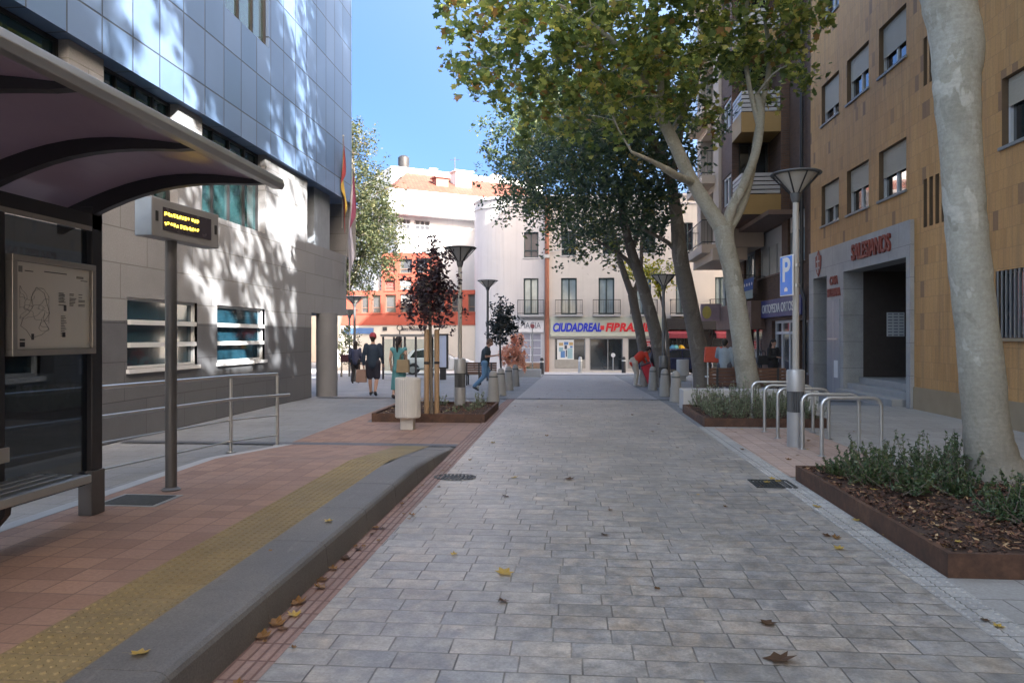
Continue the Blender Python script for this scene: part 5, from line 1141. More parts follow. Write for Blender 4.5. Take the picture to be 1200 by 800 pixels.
def tree(name, label, base, limbs, clumps, nleaf, lsize, shape, lm, bm, seed, group=None, crad=.55, jit=.03, hue=0.0, cat='tree', branch_r=.035, limbs2=True, droop=.5, extra=None):
    g = random.Random(seed); gn = np.random.default_rng(seed); t = thing(name, label, cat, tuple(base), 0, group)
    b = B(); nodes = []
    for pts, rad in limbs:
        sp, sr = smooth_path(pts, rad); sr = [r*(1+g.uniform(-jit, jit)) for r in sr]
        b.tube(sp, sr, 16 if rad[0] > .08 else 8); nodes += list(zip(sp, sr))
    main = [q for q in nodes]
    ends = sorted(range(len(clumps)), key=lambda i: min((clumps[i]-q[0]).length for q in main))
    for i in ends:                                # each clump hangs on a thin branch from the nearest wood below it
        c = clumps[i]; best = min(nodes, key=lambda q: (q[0]-c).length + (2.0 if q[0].z > c.z + .3 else 0) + max(0, .02-q[1])*20)
        p0 = best[0]; L = (c-p0).length
        if L < .1: continue
        m = p0.lerp(c, .5) + Vector((g.uniform(-.12,.12), g.uniform(-.12,.12), .12*L*g.uniform(.2,1)))
        r0 = min(best[1]*.8, .012 + .012*L + branch_r*.3); sp, sr = smooth_path([p0, m, c], [r0, r0*.75, .008], 3); b.tube(sp, sr, 6)
        nodes += list(zip(sp[2:-1], sr[2:-1]))
    b.build('trunk', bm, t, smooth=True, sharp=80)
    P, rv = [], []
    for c in clumps:
        k = int(nleaf * g.uniform(.35, 1.5)); sub = gn.normal(size=(max(3, k//14), 3))*np.array([crad, crad, crad*.75])*.8
        idx = gn.integers(0, len(sub), k); pts = np.array(c) + sub[idx] + gn.normal(size=(k,3))*crad*.24
        pts[:,2] -= np.abs(gn.normal(size=k))*.10
        P.append(pts); rv.append(gn.random(k)*.86 + gn.normal(scale=.10) + hue + gn.random(len(sub))[idx]*.14)
    P = np.concatenate(P); rv = np.concatenate(rv)
    cr = leaves('crown', P, lsize, shape, lm, t, rv, droop, seed)
    return t
# --- the big near plane tree at the right edge
D1 = 7.75; q = lambda px, py, d=D1: tuple(atd(px, py, d))
base = atd(1160, 566, D1); base.z = .1
limb1 = [q(1174,590), q(1171,566), q(1163,538), q(1156,500), q(1149,420), q(1139,335), q(1131,250), q(1126,175), q(1121,100), q(1122,55), q(1112,5), q(1098,-50), q(1085,-140), q(1060,-260)]
rad1 = [.42,.34,.262,.225,.212,.205,.20,.202,.226,.25,.255,.23,.21,.17]
top = Vector(limb1[-1]); lim1 = [(limb1, rad1), ([limb1[10], q(1160,-60), q(1230,-170), q(1290,-300)], [.16,.15,.12,.08]), ([limb1[12], top + Vector((-1.2,-1.0,1.6)), top + Vector((-2.0,-2.0,3.8))], [.17,.12,.06]), ([limb1[13], top + Vector((.2,.6,3.0)), (4.2,10.8,15), (4.1,11.2,20)], [.16,.13,.10,.04]), ([limb1[13], (4.0,6.6,12.5), (4.0,4.6,15.5), (4.1,4.0,19.5)], [.16,.13,.10,.04])]
cl = clump_points([((4.1,4.0,18.4),(1.9,2.4,2.7))], 90, 21, 7.6, .48) + clump_points([((4.1,11.2,17.6),(2.0,2.0,4.6))], 110, 121, 7.6, .5) + clump_points([((4.1,5.4,12.6),(1.8,2.6,2.3))], 13, 221, 7.6, .7)
t1 = tree('plane_tree', 'big pale plane tree trunk growing from the large planter at the right edge', base, lim1, cl, 150, .25, OVAL, M['leafplane'], M['bark'], 21, 'plane trees along the right pavement', .6)
# --- the pale plane tree in the middle with its two limbs
D2 = 17.4; q = lambda px, py, d=D2: tuple(atd(px, py, d))
base = G(877, 458.5)
fork = q(849, 268)
lim2 = [([q(880,466), q(877,450), q(871,410), q(864,360), q(857,315), q(850,285), q(848,266)], [.33,.275,.245,.225,.215,.215,.245]),
 ([q(848,270), q(830,243), q(808,207), q(792,172), q(780,148), q(771,128)], [.20,.175,.16,.15,.135,.125]),
 ([q(771,130), q(760,105,17), q(745,78,16.6), q(722,52,16.2), q(690,26,15.8), q(655,6,15.4)], [.10,.08,.07,.06,.05,.035]),
 ([q(771,130), q(774,95), q(764,55,17.8), q(770,10,18)], [.10,.085,.07,.05]),
 ([q(785,158), q(802,128,18), q(818,92,18.2), q(825,40,18.2)], [.07,.06,.05,.035]),
 ([q(812,214), q(797,208,16.8), q(783,200,16.4), q(766,190,16.0), q(740,178,15.6)], [.10,.09,.085,.05,.03]),
 ([q(850,268), q(858,243), q(872,215), q(884,184), q(890,155), q(891,128), q(886,112)], [.14,.12,.11,.105,.10,.10,.085]),
 ([q(852,272), q(868,245,17.6), q(880,205,17.7), q(887,160,17.8), q(894,120,17.8), q(902,70,17.9), q(896,20,18)], [.12,.095,.09,.08,.07,.06,.045]),
 ([q(890,150), q(877,95), q(872,40), q(880,-30)], [.07,.06,.05,.04]), ([q(902,70,17.9), q(918,30,17.8), q(930,-30,17.8)], [.05,.04,.03])]
P_ = lambda px, py, d: Vector(atd(px, py, d))
def ell(px, py, d, rx, ry, rd): c = P_(px, py, d); return (c, (rx*d/F, rd, ry*d/F))
e2 = [ell(640,52,15.5,125,58,2.6), ell(740,45,16.5,110,70,2.6), ell(690,-60,16.5,170,80,3.0), ell(565,18,15.2,60,22,1.8), ell(700,108,16.0,80,52,1.8), ell(612,105,15.4,52,42,1.5), ell(572,48,15.3,62,34,1.5), ell(890,40,17.6,74,60,1.9), ell(882,85,17.2,44,34,1.2), ell(800,100,18,34,60,1.2), ell(900,-70,17,110,60,2.5)]
cl2 = clump_points(e2, 290, 22, None, .50)
tree('plane_tree', 'pale forked plane tree leaning left with the large leafy crown over the road', base, lim2, cl2, 76, .168, LOBED, M['leafplane'], M['bark'], 22, 'plane trees along the right pavement', .42, .03, .06)
# --- the third and the far trees, darker
D3 = 23.3; q = lambda px, py, d=D3: tuple(atd(px, py, d)); base = G(823, 455)
lim3 = [([q(826,462), q(822,430), q(815,390), q(806,345), q(797,300), q(793,255), q(786,215), q(774,180)], [.36,.30,.275,.265,.255,.20,.17,.14]),
        ([q(796,300), q(786,287), q(770,277), q(752,268)], [.10,.08,.06,.04]), ([q(786,215), q(796,170), q(800,120), q(798,60)], [.12,.09,.07,.05]), ([q(774,180), q(750,140), q(735,95), q(730,50)], [.12,.09,.07,.05])]
e3 = [ell(735,150,22.5,82,78,3.2), ell(775,215,23,45,50,1.6), ell(770,90,23.4,46,70,2.0)]
tree('plane_tree', 'grey plane tree leaning left behind the brown bench with a dark crown', base, lim3, clump_points(e3, 175, 23, None, .52), 70, .18, OVAL, M['leafdark'], M['barkdark'], 23, 'plane trees along the right pavement', .48, .03, .0)
D4 = 26.5; q = lambda px, py, d=D4: tuple(atd(px, py, d)); base = G(776, 456)
lim4 = [([q(779,458), q(774,420), q(768,390), q(759,355), q(750,325), q(740,295), q(732,262), q(726,225)], [.30,.25,.235,.215,.20,.18,.15,.11]), ([q(750,325), q(735,305), q(716,292), q(700,282)], [.11,.085,.06,.04]), ([q(740,295), q(752,260), q(760,225)], [.10,.08,.05])]
e4 = [ell(690,200,26.5,98,62,3.2), ell(730,262,26.5,64,38,2.2), ell(690,140,27,70,52,2.6)]
tree('street_tree', 'dark leafy tree whose thicker trunk leans left beyond the dark lamp', base, lim4, clump_points(e4, 200, 24, None, .54), 76, .16, OVAL, M['leafdark'], M['barkdark'], 24, None, .50, .03, -.04)
D5 = 31.0; q = lambda px, py, d=D5: tuple(atd(px, py, d)); base = G(758, 449)
lim5 = [([q(760,452), q(756,425), q(750,390), q(744,362), q(741,345)], [.26,.22,.20,.19,.20]), ([q(741,346), q(733,325), q(725,298), q(718,268)], [.16,.14,.12,.08]), ([q(741,346), q(748,330), q(751,315), q(752,280)], [.13,.11,.09,.06])]
e5 = [ell(640,180,30.5,66,72,3.0), ell(618,232,30,34,28,1.6), ell(690,262,31,58,34,2.4), ell(652,130,31,60,34,2.2), ell(598,165,30.5,34,40,1.6)]
tree('street_tree', 'dark blue green tree farthest along the road with a forked slender trunk', base, lim5, clump_points(e5, 210, 25, None, .54), 80, .17, OVAL, M['leafdark'], M['barkdark'], 25, None, .55, .03, -.10)
D6 = 33; base = G(800, 444); base.x += .3
q = lambda px, py, d=D6: tuple(atd(px, py, d))
e6 = [ell(762,318,34,26,20,1.2), ell(775,335,34,14,10,.8)]
tree('street_tree', 'small added tree with sunlit yellow painted into its leaves between the leaning trunks', atd(783,440,34), [([tuple(atd(784,446,34)), tuple(atd(782,400,34)), tuple(atd(777,360,34)), tuple(atd(768,325,34))], [.09,.08,.06,.04])], clump_points(e6, 15, 26, None, .4), 75, .17, OVAL, M['leafsunlit'], M['barkdark'], 26, None, .32, .03, .0)  # added tree, stands in for a sunlit clump of the far crown
# --- trees out of frame to the right that throw the dappled shade on the civic building
for i, (y, sd_, hz_) in enumerate(((.4, 41, 12.7), (-8.5, 42, 12.6))):
    bx, by = 4.4, y
    lm_ = [([(bx,by,-.05),(bx,by,.2),(bx-.1,by,3),(bx-.2,by+.1,6.5),(bx-.3,by,9.5),(bx-.2,by,14)], [.42,.34,.28,.24,.18,.08]), ([(bx-.2,by+.1,6.5),(bx-1.5,by+1,9),(bx-2.2,by+1.6,12)], [.16,.12,.06]), ([(bx-.2,by+.1,7),(bx+1.2,by-1.2,9.4),(bx+1.6,by-1.8,12.5)], [.15,.11,.05])]
    cl = clump_points([((bx-.2,by-.3,hz_),(2.2,2.7,2.6))], 90, sd_, 7.2, .52) + (clump_points([((4.2,-2.4,17.0),(1.8,1.5,1.5))], 34, 141, 7, .5) if i == 0 else [])
    tree('plane_tree', ['pale plane tree standing beside the viewer on the right pavement', 'pale plane tree further back on the right pavement'][i], (bx,by,0), lm_, cl, 150, .25, OVAL, M['leafplane'], M['bark'], sd_, 'plane trees along the right pavement', .55)
# --- pale tree beyond the corner of the civic building
D7 = 33; q = lambda px, py, d=D7: tuple(atd(px, py, d))
e7 = [ell(428,255,33,40,62,1.9), ell(415,180,33,24,46,1.3), ell(447,285,32.6,22,34,1.2), ell(416,310,33,24,34,1.2)]
tree('evergreen_tree', 'tall pale olive green tree beyond the corner of the civic building', G(388,441), [([q(388,446), q(390,400), q(402,340), q(412,280), q(414,220), q(412,160)], [.30,.24,.20,.16,.11,.05]), ([q(408,340), q(425,300), q(440,270)], [.11,.08,.05])], clump_points(e7, 190, 27, None, .42), 120, .125, OVAL, M['leafpale'], M['barkdark'], 27, None, .42, .03, .08)
e8 = [ell(402,402,37,14,22,.9)]
tree('shrub', 'tall yellow green shrub beside the two far dark lamps', G(400,442), [([tuple(atd(400,444,37)), tuple(atd(401,400,37))], [.06,.03])], clump_points(e8, 14, 28, None, .35), 90, .13, OVAL, M['leafpale'], M['barkdark'], 28, None, .3, .03, .25, 'shrub')
# --- young trees
def staked(base, px, d, ytop, ybot, lm, label, seed, rx, n, stakes=True, ls=.085, ytip=None):
    q = lambda x, y: tuple(atd(x, y, d)); cy = (ytop + ybot)/2; ry = (ybot - ytop)/2
    e = [ell(px, cy + ry*.2, d, rx, ry*.78, rx*d/F), ell(px + rx*.05, ytop + ry*.3, d, rx*.62, ry*.36, rx*.6*d/F)]
    t = tree('young_tree', label, base, [([(base.x, base.y, base.z), q(px-1, ybot + 8), q(px, cy), q(px, ytop + 6)], [.04,.034,.022,.008])], clump_points(e, n, seed, None, .16), 34, ls, OVAL, lm, M['barkdark'], seed, None, .17, .03, 0, 'tree', .006)
    return t
bt = atd(506, 483, 14.45); bt.z = .1; zst_ = atd(507, 386, 14.45).z
ty = staked(bt, 505, 14.45, 281, 376, M['leafpurple'], 'young purple leaved tree tied to two pale wooden stakes', 31, 23, 95)
for dx, dy in ((-.085, -.10), (.09, .06)):
    s_ = thing('tree_stake', 'pale pine stake on the %s side of the young purple tree' % ('left' if dx < 0 else 'right'), 'stake', (bt.x+dx, bt.y+dy, .08), 0, 'pine stakes beside the young tree'); b = B(); b.lathe([(.052,0),(.05,zst_-.08-.02),(.04,zst_-.08)], (bt.x+dx, bt.y+dy, .08), 14); b.build('post', M['stake'], s_, smooth=True)
    b = B(); b.lathe([(.056,1.02),(.056,1.07)], (bt.x+dx, bt.y+dy, .08), 12); b.build('tie_band', M['black'], s_)
b2 = G(588, 449.5); d2 = b2.y/math.cos(TH)*.99
staked(b2, 587, 24.6, 352, 397, M['leafblue'], 'young dark blue green tree by the bollards before the rounded corner', 32, 16, 62, ls=.11)
b3 = G(603, 440.5)
staked(b3, 603, 34, 391, 432, M['leaforange'], 'salmon orange shrub in front of the pharmacy window', 33, 15, 60, ls=.15)
# low hedge and pale kerb bed at the far left of the road
# ------------------------------------------------------------------ planting: rosemary and sage bushes, each its own plant
def bush(name, label, c, r, h, ns, lm, seed, group, lsz=.035, dens=26, spike=1.0):
    g = np.random.default_rng(seed); t = thing(name, label, 'plant', tuple(c), 0, group); b = B(); P, Nn, rv = [], [], []
    for i in range(ns):
        a = g.uniform(0, 6.283); q0 = Vector((c[0] + .25*r*g.normal(), c[1] + .25*r*g.normal(), c[2])); ln = h*(g.uniform(.35, .95) if g.random() < .85 else g.uniform(1.0, 1.45))*spike; lean = g.uniform(.05, 1.0)*r
        tip = q0 + Vector((math.cos(a)*lean, math.sin(a)*lean, ln)); md = q0.lerp(tip, .5) + Vector((math.cos(a), math.sin(a), -.2))*lean*.18
        sp, sr = smooth_path([q0, md, tip], [.006, .004, .002], 4); b.tube(sp, sr, 4, caps=False)
        m = int(dens*g.uniform(.7, 1.3)); base_r = g.random()*.6
        for k in range(m):
            f = g.uniform(.12, 1.0); j = min(len(sp)-2, int(f*(len(sp)-1))); p = sp[j].lerp(sp[j+1], f*(len(sp)-1) - j); d = g.normal(size=3); d /= np.linalg.norm(d)
            P.append(np.array(p) + d*.014); Nn.append(d); rv.append(base_r + .4*g.random())
    b.build('stems', M['barkdark'], t); leaves('foliage', np.array(P), lsz, NARROW, lm, t, np.array(rv), .1, seed, np.array(Nn), .05); return t
NARROW[:,0] *= 1.7
bl_ = [('low dark rosemary bush at the planter corner nearest the bike hoops', 2.95, 8.2, .28, .26), ('dark rosemary bush near the planter\'s back edge, second from the bike hoops', 3.35, 8.28, .32, .36), ('tall spiky rosemary bush at the back edge left of the trunk', 3.75, 8.15, .34, .42),
  ('rosemary bush with brown tips behind the big trunk\'s left side', 4.15, 8.3, .30, .36), ('spreading rosemary bush in the middle of the large planter', 3.3, 7.35, .33, .32), ('low rosemary bush by the steel edge in the middle of the large planter', 3.05, 7.75, .30, .30),
  ('dense rosemary bush in front of the big trunk to its left', 3.72, 7.3, .34, .36), ('tall rosemary bush at the foot of the big trunk', 4.05, 6.75, .3, .30), ('large dark rosemary bush nearest the front edge', 3.62, 6.3, .36, .27), ('dark rosemary bush at the right of the front edge', 4.1, 6.0, .34, .26), ('small rosemary bush in the front right of the planter beside the trunk', 4.65, 6.35, .34, .24), ('rosemary bush half out of view at the right end of the planter', 4.95, 7.1, .34, .36)]
r_ = random.Random(5)
for i, (lab, x, y, r, h) in enumerate(bl_): bush('rosemary_bush', lab, (x, y, .13), r, h*r_.uniform(.66,1.0), 52, M['leafshrub'], 50+i, 'rosemary bushes in the large planter', .046, 36)
r_ = random.Random(9); k = 0
for j in range(4):
    for i in range(6):
        x = 2.72 + i*.33 + r_.uniform(-.08,.08); y = 13.85 + j*.6 + r_.uniform(-.12,.12)
        bush('sage_bush', 'grey green sage bush among its like in the rusty planter before the concrete bench', (x, y, .12), .24, r_.uniform(.34,.52), 30, M['leafsage'], 80+k, 'sage bushes in the middle planter', .055, 20); k += 1
for i, (x, y, h) in enumerate(((-3.3,14.6,.16),(-3.0,15.3,.18),(-2.35,14.3,.15),(-2.05,14.7,.2),(-1.95,15.3,.26),(-2.0,15.9,.30),(-2.9,16.0,.2),(-3.5,15.6,.17))):
    bush('small_plant', 'small grey green plant among its like in the left planter\'s mulch', (x, y, .12), .16, h, 12, M['leafsage'], 120+i, 'small plants in the left planter', .06, 14)
for i, (px, py) in enumerate(((615,441),(620,440),(611,440.5),(625,439.5))):
    p = G(px, py); bush('low_plant', 'low green plant among its like beside the salmon shrub', tuple(p), .4, .5, 22, M['leafdark'], 140+i, 'low plants at the rounded corner', .11, 16)
# ------------------------------------------------------------------ fallen plane leaves
def leafmesh(mat, seed, curl):
    g = np.random.default_rng(seed); k = len(LOBED); vs = [(0, 0, .004)] + [(p[0]*(1+g.uniform(-.15,.15)), p[1]*(1+g.uniform(-.15,.15)), .004 + curl*(p[0]**2 + p[1]**2)*4*g.uniform(.2,1.4)) for p in LOBED]
    vs += [(0.0,-.5,.01),(.02,-.5,.012),(.05,-.95,.02),(.035,-.95,.02)]
    me = bpy.data.meshes.new('fallen_leaf'); me.from_pydata(vs, [], [(0, 1+i, 1+(i+1) % k) for i in range(k)] + [(k+1,k+2,k+3,k+4)]); at = me.attributes.new('rnd', 'FLOAT', 'FACE'); at.data.foreach_set('value', [g.random()]*(k+1)); me.materials.append(mat); return me
fm = [leafmesh(M['leafdry'], s, c) for s, c in ((1,.10),(2,.22),(3,.05))] + [leafmesh(M['leafgold'], s, c) for s, c in ((4,.08),(5,.18))]
def fallen(p, s, k, rz, lab, grp):
    o = bpy.data.objects.new('fallen_leaf', fm[k]); COL.objects.link(o); o.location = p; o.scale = (s*.8, s*.8, s*.8); o.rotation_euler = (r_.uniform(-.15,.15), r_.uniform(-.15,.15), rz); tag(o, lab, 'leaf', grp)
known = [((915,774),.20,0),((591,672),.17,3),((668,562),.16,0),((589,705),.10,0),((900,732),.13,0),((603,560),.11,3),((483,604),.10,1),((532,650),.08,4),((983,643),.11,3),((957,594),.12,3),((1003,610),.10,3),((1026,615),.09,4),((968,628),.12,0),((1038,628),.08,3),((980,631),.11,1),((578,519),.13,4),((592,582),.11,0),((870,527),.13,0),((1125,668),.10,1),((1148,672),.16,0),((1170,735),.09,4),((1155,728),.08,0),((715,598),.08,2),((770,690),.07,2)]
for (px, py), s, k in known: p = G(px, py); fallen((p.x, p.y, .008), s, k, r_.uniform(0, 6.3), 'dry yellow brown plane leaf lying on the road blocks', 'fallen leaves on the road')
for px, py, s, k in ((350,708,.15,1),(322,733,.14,1),(300,748,.13,1),(360,680,.12,2),(405,655,.13,0),(388,668,.10,1),(440,620,.10,1),(375,690,.12,1),(345,722,.12,4),(330,738,.10,2),(420,645,.09,0)):
    p = G(px, py); fallen((max(p.x, -1.68), p.y, .012), s, k, r_.uniform(0, 6.3), 'curled brown plane leaf lying in the gutter along the kerb', 'fallen leaves in the gutter')
for px, py, s, k, lab in ((164,768,.12,3,'yellow plane leaf lying on the granite kerb'), (385,612,.10,4,'pale dry leaf lying farther along the granite kerb'), (317,647,.04,1,'tiny dark leaf scrap on the granite kerb')):
    p = G(px, py, PZ); fallen((p.x, p.y, PZ+.012), s, k, r_.uniform(0, 6.3), lab, None)
for i in range(34):
    x, y = r_.uniform(-1.4, 2.2), r_.uniform(6, 26); fallen((x, y, gz(y)+.006), r_.uniform(.05,.11), r_.choice((0,0,1,2,3)), r_.uniform(0, 6.3), 'dry yellow brown plane leaf lying on the road blocks', 'fallen leaves on the road')
for i in range(30):
    y = r_.uniform(2.6, 9.6); fallen((r_.uniform(-1.70, -1.52) if r_.random() < .8 else r_.uniform(-1.5, -1.2), y, .010), r_.uniform(.035,.085), r_.choice((1,1,2,0)), r_.uniform(0, 6.3), 'curled brown plane leaf lying in the gutter along the kerb', 'fallen leaves in the gutter')
for i in range(46):
    x, y = r_.uniform(2.65, 5.3), r_.uniform(5.3, 8.5); fallen((x, y, .155+r_.uniform(0,.02)), r_.uniform(.06,.13), r_.choice((0,0,1,1,2,3)), r_.uniform(0, 6.3), 'dry plane leaf lying on the mulch of the large planter', 'fallen leaves in the large planter')
for i in range(14):
    x, y = r_.uniform(2.7, 6.8), r_.uniform(8.9, 13.2); fallen((x, y, .008), r_.uniform(.06,.12), r_.choice((0,3,1)), r_.uniform(0, 6.3), 'dry plane leaf lying on the pavement around the bike hoops', 'fallen leaves around the bike hoops')
for px, py in ((905,562),(912,565),(899,566)):
    p = G(px, py); fallen((p.x, p.y, .014), .11, 3 if px < 900 else 4, r_.uniform(0, 6.3), 'yellow plane leaf caught on the square drain grate', 'fallen leaves on the drain grate')
# ------------------------------------------------------------------ far bus shelter, advertising panel, parked cars
DS = 33.0
def shelter2():
    x0, x1 = onY(449, 394, DS).x, onY(513, 394, DS).x; y0, y1 = DS, DS + 1.4; z = gz(DS); zt = onY(480, 394.5, DS).z
    t = thing('bus_shelter', 'small glass bus shelter with dark posts at the far side of the square', 'bus shelter', ((x0+x1)/2, DS, z))
    b = B(); b.box((x0-.1, y0-.15, zt), (x1+.1, y1+.1, zt+.12)); b.build('roof', M['greypaint'], t, bevel=.01)
    n = 5
    for i in range(n+1):
        x = x0 + (x1-x0)*i/n; b = B(); b.box((x-.045, y0-.03, z), (x+.045, y0+.03, zt-.004)); b.build('post', M['shdark'], t)
        if i < n: b = B(); b.box((x+.05, y0-.006, z+.2), (x+(x1-x0)/n-.05, y0+.006, zt-.1)); b.build('glass_panel', M['clear2'], t)
    for i in (1, 4): b = B(); x = x0 + (x1-x0)*i/n; b.box((x-.035, y1-.03, z), (x+.035, y1+.03, zt-.004)); b.build('post', M['shdark'], t)
    b = B(); b.box((x0+.3, y0+.35, z+.45), (x1-.3, y0+.75, z+.5)); b.box((x0+.6, y0+.5, z), (x0+.66, y0+.6, z+.449)); b.box((x1-.66, y0+.5, z), (x1-.6, y0+.6, z+.449)); b.build('bench_seat', M['galv'], t)
    return t
shelter2()
x0, x1 = onY(513, 394, 32.6).x, onY(525, 394, 32.6).x; z = gz(32.6); z0, z1 = onY(519, 432, 32.6).z, onY(519, 391, 32.6).z
ad = thing('advertising_panel', 'black framed advertising panel with a pale blue poster beside the far shelter', 'panel', ((x0+x1)/2, 32.6, z)); b = B(); e = .07
for q in (((x0,z0),(x0+e,z1)), ((x1-e,z0),(x1,z1)), ((x0+e,z0),(x1-e,z0+e)), ((x0+e,z1-e),(x1-e,z1))): b.box((q[0][0], 32.55, q[0][1]), (q[1][0], 32.75, q[1][1]))
b.box((x0+.1, 32.58, z), (x1-.1, 32.72, z0-.004)); b.build('frame', M['black'], ad); b = B(); b.box((x0+e+.002, 32.6, z0+e+.002), (x1-e-.002, 32.7, z1-e-.002)); b.build('poster', plain('pale blue poster', (.44,.52,.70), .35, 0, .1, 1), ad)
def car(loc, rz, paint, label, k=1.0):
    t = thing('parked_car', label, 'car', loc, rz); Lh, Wd = 2.1*k, .88*k
    low = [(-2.1,.30),(-2.12,.62),(-2.0,.82),(-1.7,.92),(1.0,.95),(1.75,.84),(2.05,.68),(2.1,.30)]
    def arch(cx): return [(cx + .37*math.cos(a), .30 + .37*math.sin(a)) for a in [math.pi*i/8 for i in range(9)]]
    poly = low + arch(1.32) + arch(-1.30)
    b = B(); n = len(poly)
    def ring(y, kx): return [(x*k*kx, y, z*k) for x, z in poly]
    rings = [ring(-Wd, .965), ring(-Wd*.93, 1.0), ring(Wd*.93, 1.0), ring(Wd, .965)]; vs = [p for r_ in rings for p in r_]
    fs = [tuple(range(n))[::-1], tuple(3*n+i for i in range(n))] + [(j*n+i, j*n+(i+1) % n, (j+1)*n+(i+1) % n, (j+1)*n+i) for j in range(3) for i in range(n)]
    b.add(vs, fs); cab = [(-1.75,.90),(-1.35,1.36),(-.7,1.46),(.15,1.43),(1.05,.93)]; m = len(cab)
    vs = [(x*k, s*Wd*(.95 - .22*max(0, (z-.92)/.54)), z*k) for s in (-1, 1) for x, z in cab]; b.add(vs, [tuple(range(m)), tuple(range(m, 2*m))[::-1]] + [(i, m+i, m+(i+1) % m, (i+1) % m) for i in range(m)])
    body = b.build('body', paint, t, world=False, smooth=True, sharp=30, bevel=.03)
    def side(s, pts):
        return [(x*k, s*(Wd*(.95 - .22*max(0, (z-.92)/.54)) + .012), z*k) for x, z in pts]
    for s in (-1, 1):
        for pts in ([(-1.45,.97),(-1.20,1.32),(-.72,1.40),(-.45,1.40),(-.45,.97)], [(-.38,.97),(-.38,1.40),(.10,1.37),(.80,.97)]):
            b = B(); b.quad(side(s, pts)); b.build('side_window', M['pane'], t, world=False)
    def endq(pts): return [(x*k, y*Wd, z*k) for x, y, z in pts]
    b = B(); b.quad(endq([(1.03,-.82,.965),(1.03,.82,.965),(.24,.72,1.405),(.24,-.72,1.405)])); b.v = [(x+.012, y, z+.012) for x, y, z in b.v]; b.build('windscreen', M['pane'], t, world=False)
    b = B(); b.quad(endq([(-1.735,-.80,.96),(-1.735,.80,.96),(-1.40,.70,1.31),(-1.40,-.70,1.31)])); b.v = [(x-.014, y, z+.01) for x, y, z in b.v]; b.build('rear_window', M['pane'], t, world=False)
    for x in (1.32, -1.30):
        for s in (-1, 1):
            b = B(); b.tube([(x*k, s*Wd*.74, .31*k), (x*k, s*Wd*.985, .31*k)], .31*k, 22); w = b.build('wheel', M['black'], t, world=False, smooth=True); b = B(); b.tube([(x*k, s*Wd*.98, .31*k), (x*k, s*Wd*1.0, .31*k)], .19*k, 14); b.build('rim', M['galv'], w, world=False)
    for s in (-1, 1):
        b = B(); b.obox((2.03*k, s*.66*Wd, .66*k), (.16*k, .30*k, .13*k)); b.build('headlight', M['white'], t, world=False, bevel=.02); b = B(); b.obox((-2.06*k, s*.74*Wd, .74*k), (.12*k, .22*k, .2*k)); b.build('tail_light', plain('red lamp', (.35,.02,.02), .3), t, world=False, bevel=.02)
        b = B(); b.obox((.72*k, s*1.06*Wd, .97*k), (.12*k, .17*k, .12*k)); b.build('wing_mirror', paint, t, world=False, bevel=.02)
    b = B(); b.obox((2.09*k, 0, .42*k), (.06, 1.1*k, .14*k)); b.build('grille', M['black'], t, world=False); return t
p = atd(512, 436, 41); car((p.x, p.y, gz(41)+.012), R(8), plain('white car paint', (.72,.73,.74), .25, 0, .02, 1, 0), 'white parked car half hidden behind the far glass shelter')
p = atd(789, 430, 41.5); car((p.x, p.y+.3, gz(42)+.012), R(182), plain('navy car paint', (.015,.02,.05), .25, .1, .02, 1, 0), 'dark navy parked car on the cross street behind the right-hand trunks')
# low wall / bed edge at the far left of the road
t = thing('low_wall', 'low pale stone bed edge beside the bollards at the rounded corner', 'low wall', tuple(G(615, 441))); a, c = G(598, 441.5), G(634, 441.5); b = B(); b.box((a.x, a.y+.3, a.z-.1), (c.x, a.y+.6, a.z+.38)); b.build('block', M['concrete'], t, bevel=.02)
# shop flag sign on a thin post near the telecom shop
for px, pb, pt, lab in ((718.5, 434.5, 414, 'small round white sign on a thin post before the telecom shop'), (624, 438, 380, 'tall thin pale sign post in front of the pharmacy')):
    q = G(px, pb); q.y = min(q.y, 44.5); hz_ = onY(px, pt, q.y).z; q = onY(px, pb, q.y); t = thing('sign_post', lab, 'sign post', tuple(q)); b = B(); b.tube([tuple(q), (q.x, q.y, hz_)], .035, 8); b.build('post', M['galv'], t); b = B(); b.tube([(q.x, q.y-.05, hz_-.1), (q.x, q.y-.03, hz_-.1)], .13, 20); b.build('plate', M['white'] if px > 700 else plain('dull red plate', (.25,.08,.09), .6), t)

# ------------------------------------------------------------------ people
def skin_(c): return plain('skin', c, .55, 0, .06, 6, .02)
SK, SK2 = skin_((.42,.25,.18)), skin_((.46,.29,.22))
cloth_cache = {}
def cloth(c, r=.85):
    if c not in cloth_cache: cloth_cache[c] = plain('cloth', c, r, 0, .16, 9, .15, 45)
    return cloth_cache[c]
def fuse(b, name, mat, parent, vox=.011, sm=3):
    o = b.build(name, mat, parent, world=False, smooth=True, sharp=180)
    md = o.modifiers.new('fuse', 'REMESH'); md.mode = 'VOXEL'; md.voxel_size = vox; md.use_smooth_shade = True
    s = o.modifiers.new('soften', 'SMOOTH'); s.iterations = sm; s.factor = .5; return o
POSE = dict(pel=(0,0,.95), chest=(0,.01,1.30), neck=(0,.0,1.49), head=(0,.015,1.645), look=0.0, nod=0.0,
            shL=(-.185,0,1.43), elL=(-.235,-.03,1.15), wrL=(-.235,.05,.91), shR=(.185,0,1.43), elR=(.235,-.03,1.15), wrR=(.235,.05,.91),
            hiL=(-.095,0,.93), knL=(-.10,.03,.50), anL=(-.10,-.02,.085), hiR=(.095,0,.93), knR=(.10,.03,.50), anR=(.10,-.02,.085), toeL=(0,.17,-.05), toeR=(0,.17,-.05))
V3 = Vector
